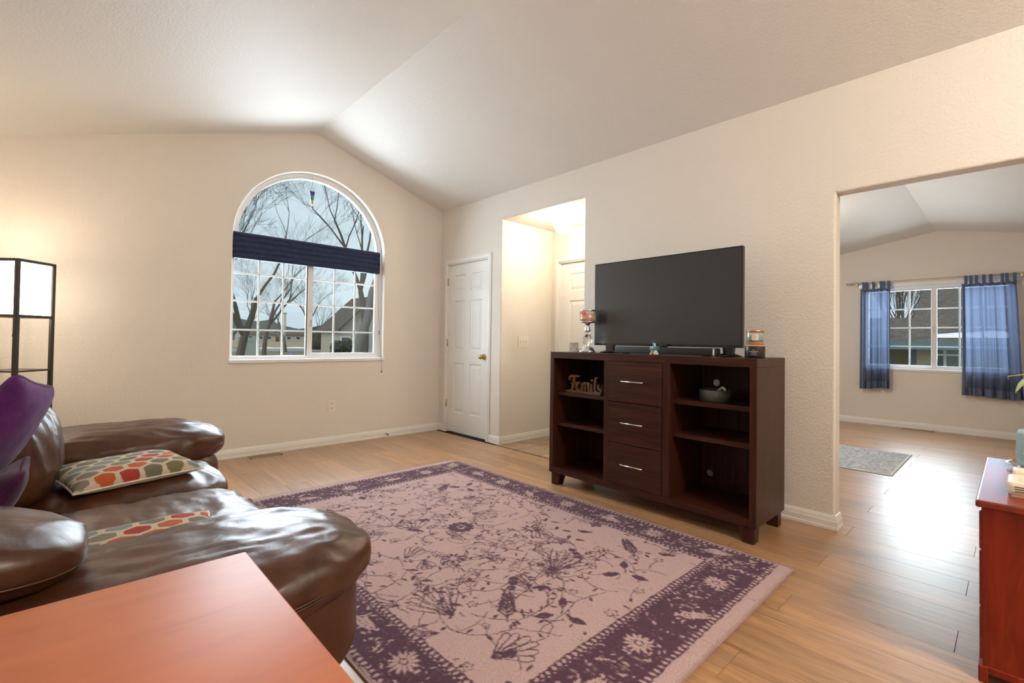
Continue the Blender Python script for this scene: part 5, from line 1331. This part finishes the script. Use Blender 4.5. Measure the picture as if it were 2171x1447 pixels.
h = house('tan_house', 'tan gabled house beyond the trees across the yard', -47, -42, 16.9, 24.0, 2.7, 6.0, 0, 'siding_tan', 'shingle')
def house_win(par, x, y0, y1, z0, z1, gm='house_glass'):
    f = box('window', (x - .02, y0 - .12, z0 - .12), (x + .06, y1 + .12, z1 + .12), 'vinyl_white', par); box('pane', (x + .05, y0, z0), (x + .08, y1, z1), gm, f)
a = onX(722, 715, -42); b = onX(730, 738, -42); house_win(h, -42, a[1] + .1, b[1] + .5, b[2] + .2, a[2])
a = onX(772, 713, -42); b = onX(783, 735, -42); f = box('garage_door', (-42.02, a[1], GZ), (-41.95, a[1] + 2.6, GZ + 2.2), 'garage_white', h)
for k in range(3): box('panel', (-41.95, a[1] + .08, GZ + .06 + k * .72), (-41.93, a[1] + 2.52, GZ + .7 + k * .72), 'garage_white', f)
random.seed(4)
for i, (px, d, r_) in enumerate(((675, -60, 1.4), (714, -39, .7), (735, -39.5, .8))):
    p = onX(px, 740, d); tt = thing('shrub', ('dark conical shrub beside the street', 'low dark shrub under the tan house window', 'rounded dark shrub at the tan house corner')[i], 'shrub', (d, p[1], GZ))
    puff('foliage', (d, p[1], GZ + r_), (r_ * .8, r_ * .8, r_ * (1.3 if i == 0 else 1)), 'hedge', tt, 2.2, 14, lambda V, q: .18 * pnoise(V * 4))
for i, px in enumerate((548, 628)):
    p = onX(px, 722, -190); hs = house('distant_house', ('distant low house beyond the brown field', 'distant house with pale walls beyond the field', 'distant house at the far end of the field', 'distant small house behind the street trees')[i], -198, -190, p[1] - 6, p[1] + 6, 2.6, 4.2, 1, 'siding_tan', 'shingle')
    for k in (-3.5, 0, 3): house_win(hs, -190, p[1] + k, p[1] + k + 1.4, GZ + .9, GZ + 2.0)
pl = onX(603, 715, -58); up = thing('utility_post', 'pale slender post standing at the street edge', 'post', (-58, pl[1], GZ)); tube('shaft', [(-58, pl[1], GZ), (-58, pl[1], GZ + 4.6)], .16, 'siding_tan', up, 10); box('cap', (-58.2, pl[1] - .2, GZ + 4.6), (-57.8, pl[1] + .2, GZ + 4.7), 'siding_tan', up)
bs = onX(618, 752, -6); st2 = thing('garden_stake', 'blue garden stake ornament just outside the window', 'garden stake', (-6, bs[1], GZ)); tube('rod', [(-6, bs[1], GZ), (-6, bs[1], bs[2] - .05)], .008, 'cord', st2, 6); lathe('bulb', [(.002, -.06), (.045, 0), (.002, .06)], (-6, bs[1], bs[2] + .0), 'glass_blue', st2, 4, False)

# neighbouring house beyond the dining window
NY = 12.6
eL = onY(1880, 728, NY); top = onY(1900, 600, NY)
ez = eL[2]; nh = thing('neighbour_house', 'yellow sided neighbour house with brown shingle roof and teal trim', 'house', (5, NY + 2, GZ))
wxl = onY(1941, 750, NY)[0]
box('walls', (wxl, NY, GZ), (14, NY + 5, ez + .05), 'siding_yellow', nh)
zs = GZ + .1; k = 0
while zs < ez - .1:
    box('siding_board', (wxl, NY - .018, zs), (9.5, NY, zs + .10), 'siding_yellow', nh); zs += .115
box('porch_wall', (-2, NY + 1.6, GZ), (wxl, NY + 5, ez + .05), 'siding_yellow', nh)
box('corner_board', (wxl - .10, NY - .03, GZ), (wxl + .02, NY + .02, ez), 'teal_trim', nh)
# main roof: rises away from the eave, its left rake climbing to the right
rp0 = onY(1936, 672, NY + 1.7); rp1 = onY(1958, 612, NY + 5.2)
obj('roof', [(-2, NY - .5, ez + .05), (14, NY - .5, ez + .05), (14, NY + 5.2, ez + 1.92), (rp1[0], NY + 5.2, ez + 1.92), (rp0[0], NY + 1.7, ez + .77), (-2, NY + 1.7, ez + .77),
             (-2, NY - .5, ez - .05), (14, NY - .5, ez - .05), (14, NY + 5.2, ez + 1.82), (rp1[0], NY + 5.2, ez + 1.82), (rp0[0], NY + 1.7, ez + .67), (-2, NY + 1.7, ez + .67)],
    [(0, 1, 2, 3, 4, 5), (11, 10, 9, 8, 7, 6), (0, 6, 7, 1), (1, 7, 8, 2), (2, 8, 9, 3), (3, 9, 10, 4), (4, 10, 11, 5), (5, 11, 6, 0)], 'shingle', nh)
box('fascia', (-2, NY - .54, ez - .14), (14, NY - .5, ez + .06), 'teal_trim', nh)
wa, wb2 = onY(1986, 738, NY), onY(2034, 776, NY)
f = box('window', (wa[0] - .07, NY - .05, wb2[2] - .3), (wb2[0] + .12, NY - .01, wa[2] + .12), 'vinyl_white', nh)
cxm = (wa[0] * .62 + wb2[0] * .38)
box('pane', (wa[0], NY - .07, wb2[2] - .2), (cxm - .03, NY - .05, wa[2] + .03), 'house_glass', f); box('pane', (cxm + .03, NY - .07, wb2[2] - .2), (wb2[0] + .03, NY - .05, wa[2] + .03), 'house_glass_green', f)
box('bar', (wa[0], NY - .075, wa[2] - .18), (wb2[0] + .03, NY - .06, wa[2] - .14), 'vinyl_white', f)
s0 = onY(2000, 690, NY + .9); V = []; n = 14
sn = []
for i in range(n + 1):
    t = i / n; x = onY(1992, 690, NY + .5)[0] + 2.2 * t; hh_ = .34 * math.sin(PI * min(1, t * 1.2 + .08)) ** .6 * (.8 + .3 * random.random()); yb_ = .30
    for yy, dz in ((yb_, .0), (yb_ + hh_ * .6, .07), (yb_ + hh_ * 1.6, .0)): sn.append((x, NY - .5 + yy, ez + .05 + yy * .328 + dz + .012))
F = []
for i in range(n): a_ = 3 * i; F += [(a_, a_ + 3, a_ + 4, a_ + 1), (a_ + 1, a_ + 4, a_ + 5, a_ + 2)]
tag(obj('roof_snow', sn, F, 'snow', None, True), 'snow patch lying on the brown shingle roof', 'snow')
tree('bare_tree', 'bare tree with upright limbs behind the neighbour roof', (onY(1905, 690, NY + 8)[0], NY + 8, GZ), 8, .13, 61, 6, .30, (0, 0), 'bark', (3, 5), .1, .2)
tree('bare_tree', 'second bare tree close behind the neighbour roof edge', (onY(1930, 690, NY + 12)[0] - .8, NY + 13, GZ), 8.5, .13, 66, 6, .32, (.05, 0), 'bark', (3, 5), .1, .2)
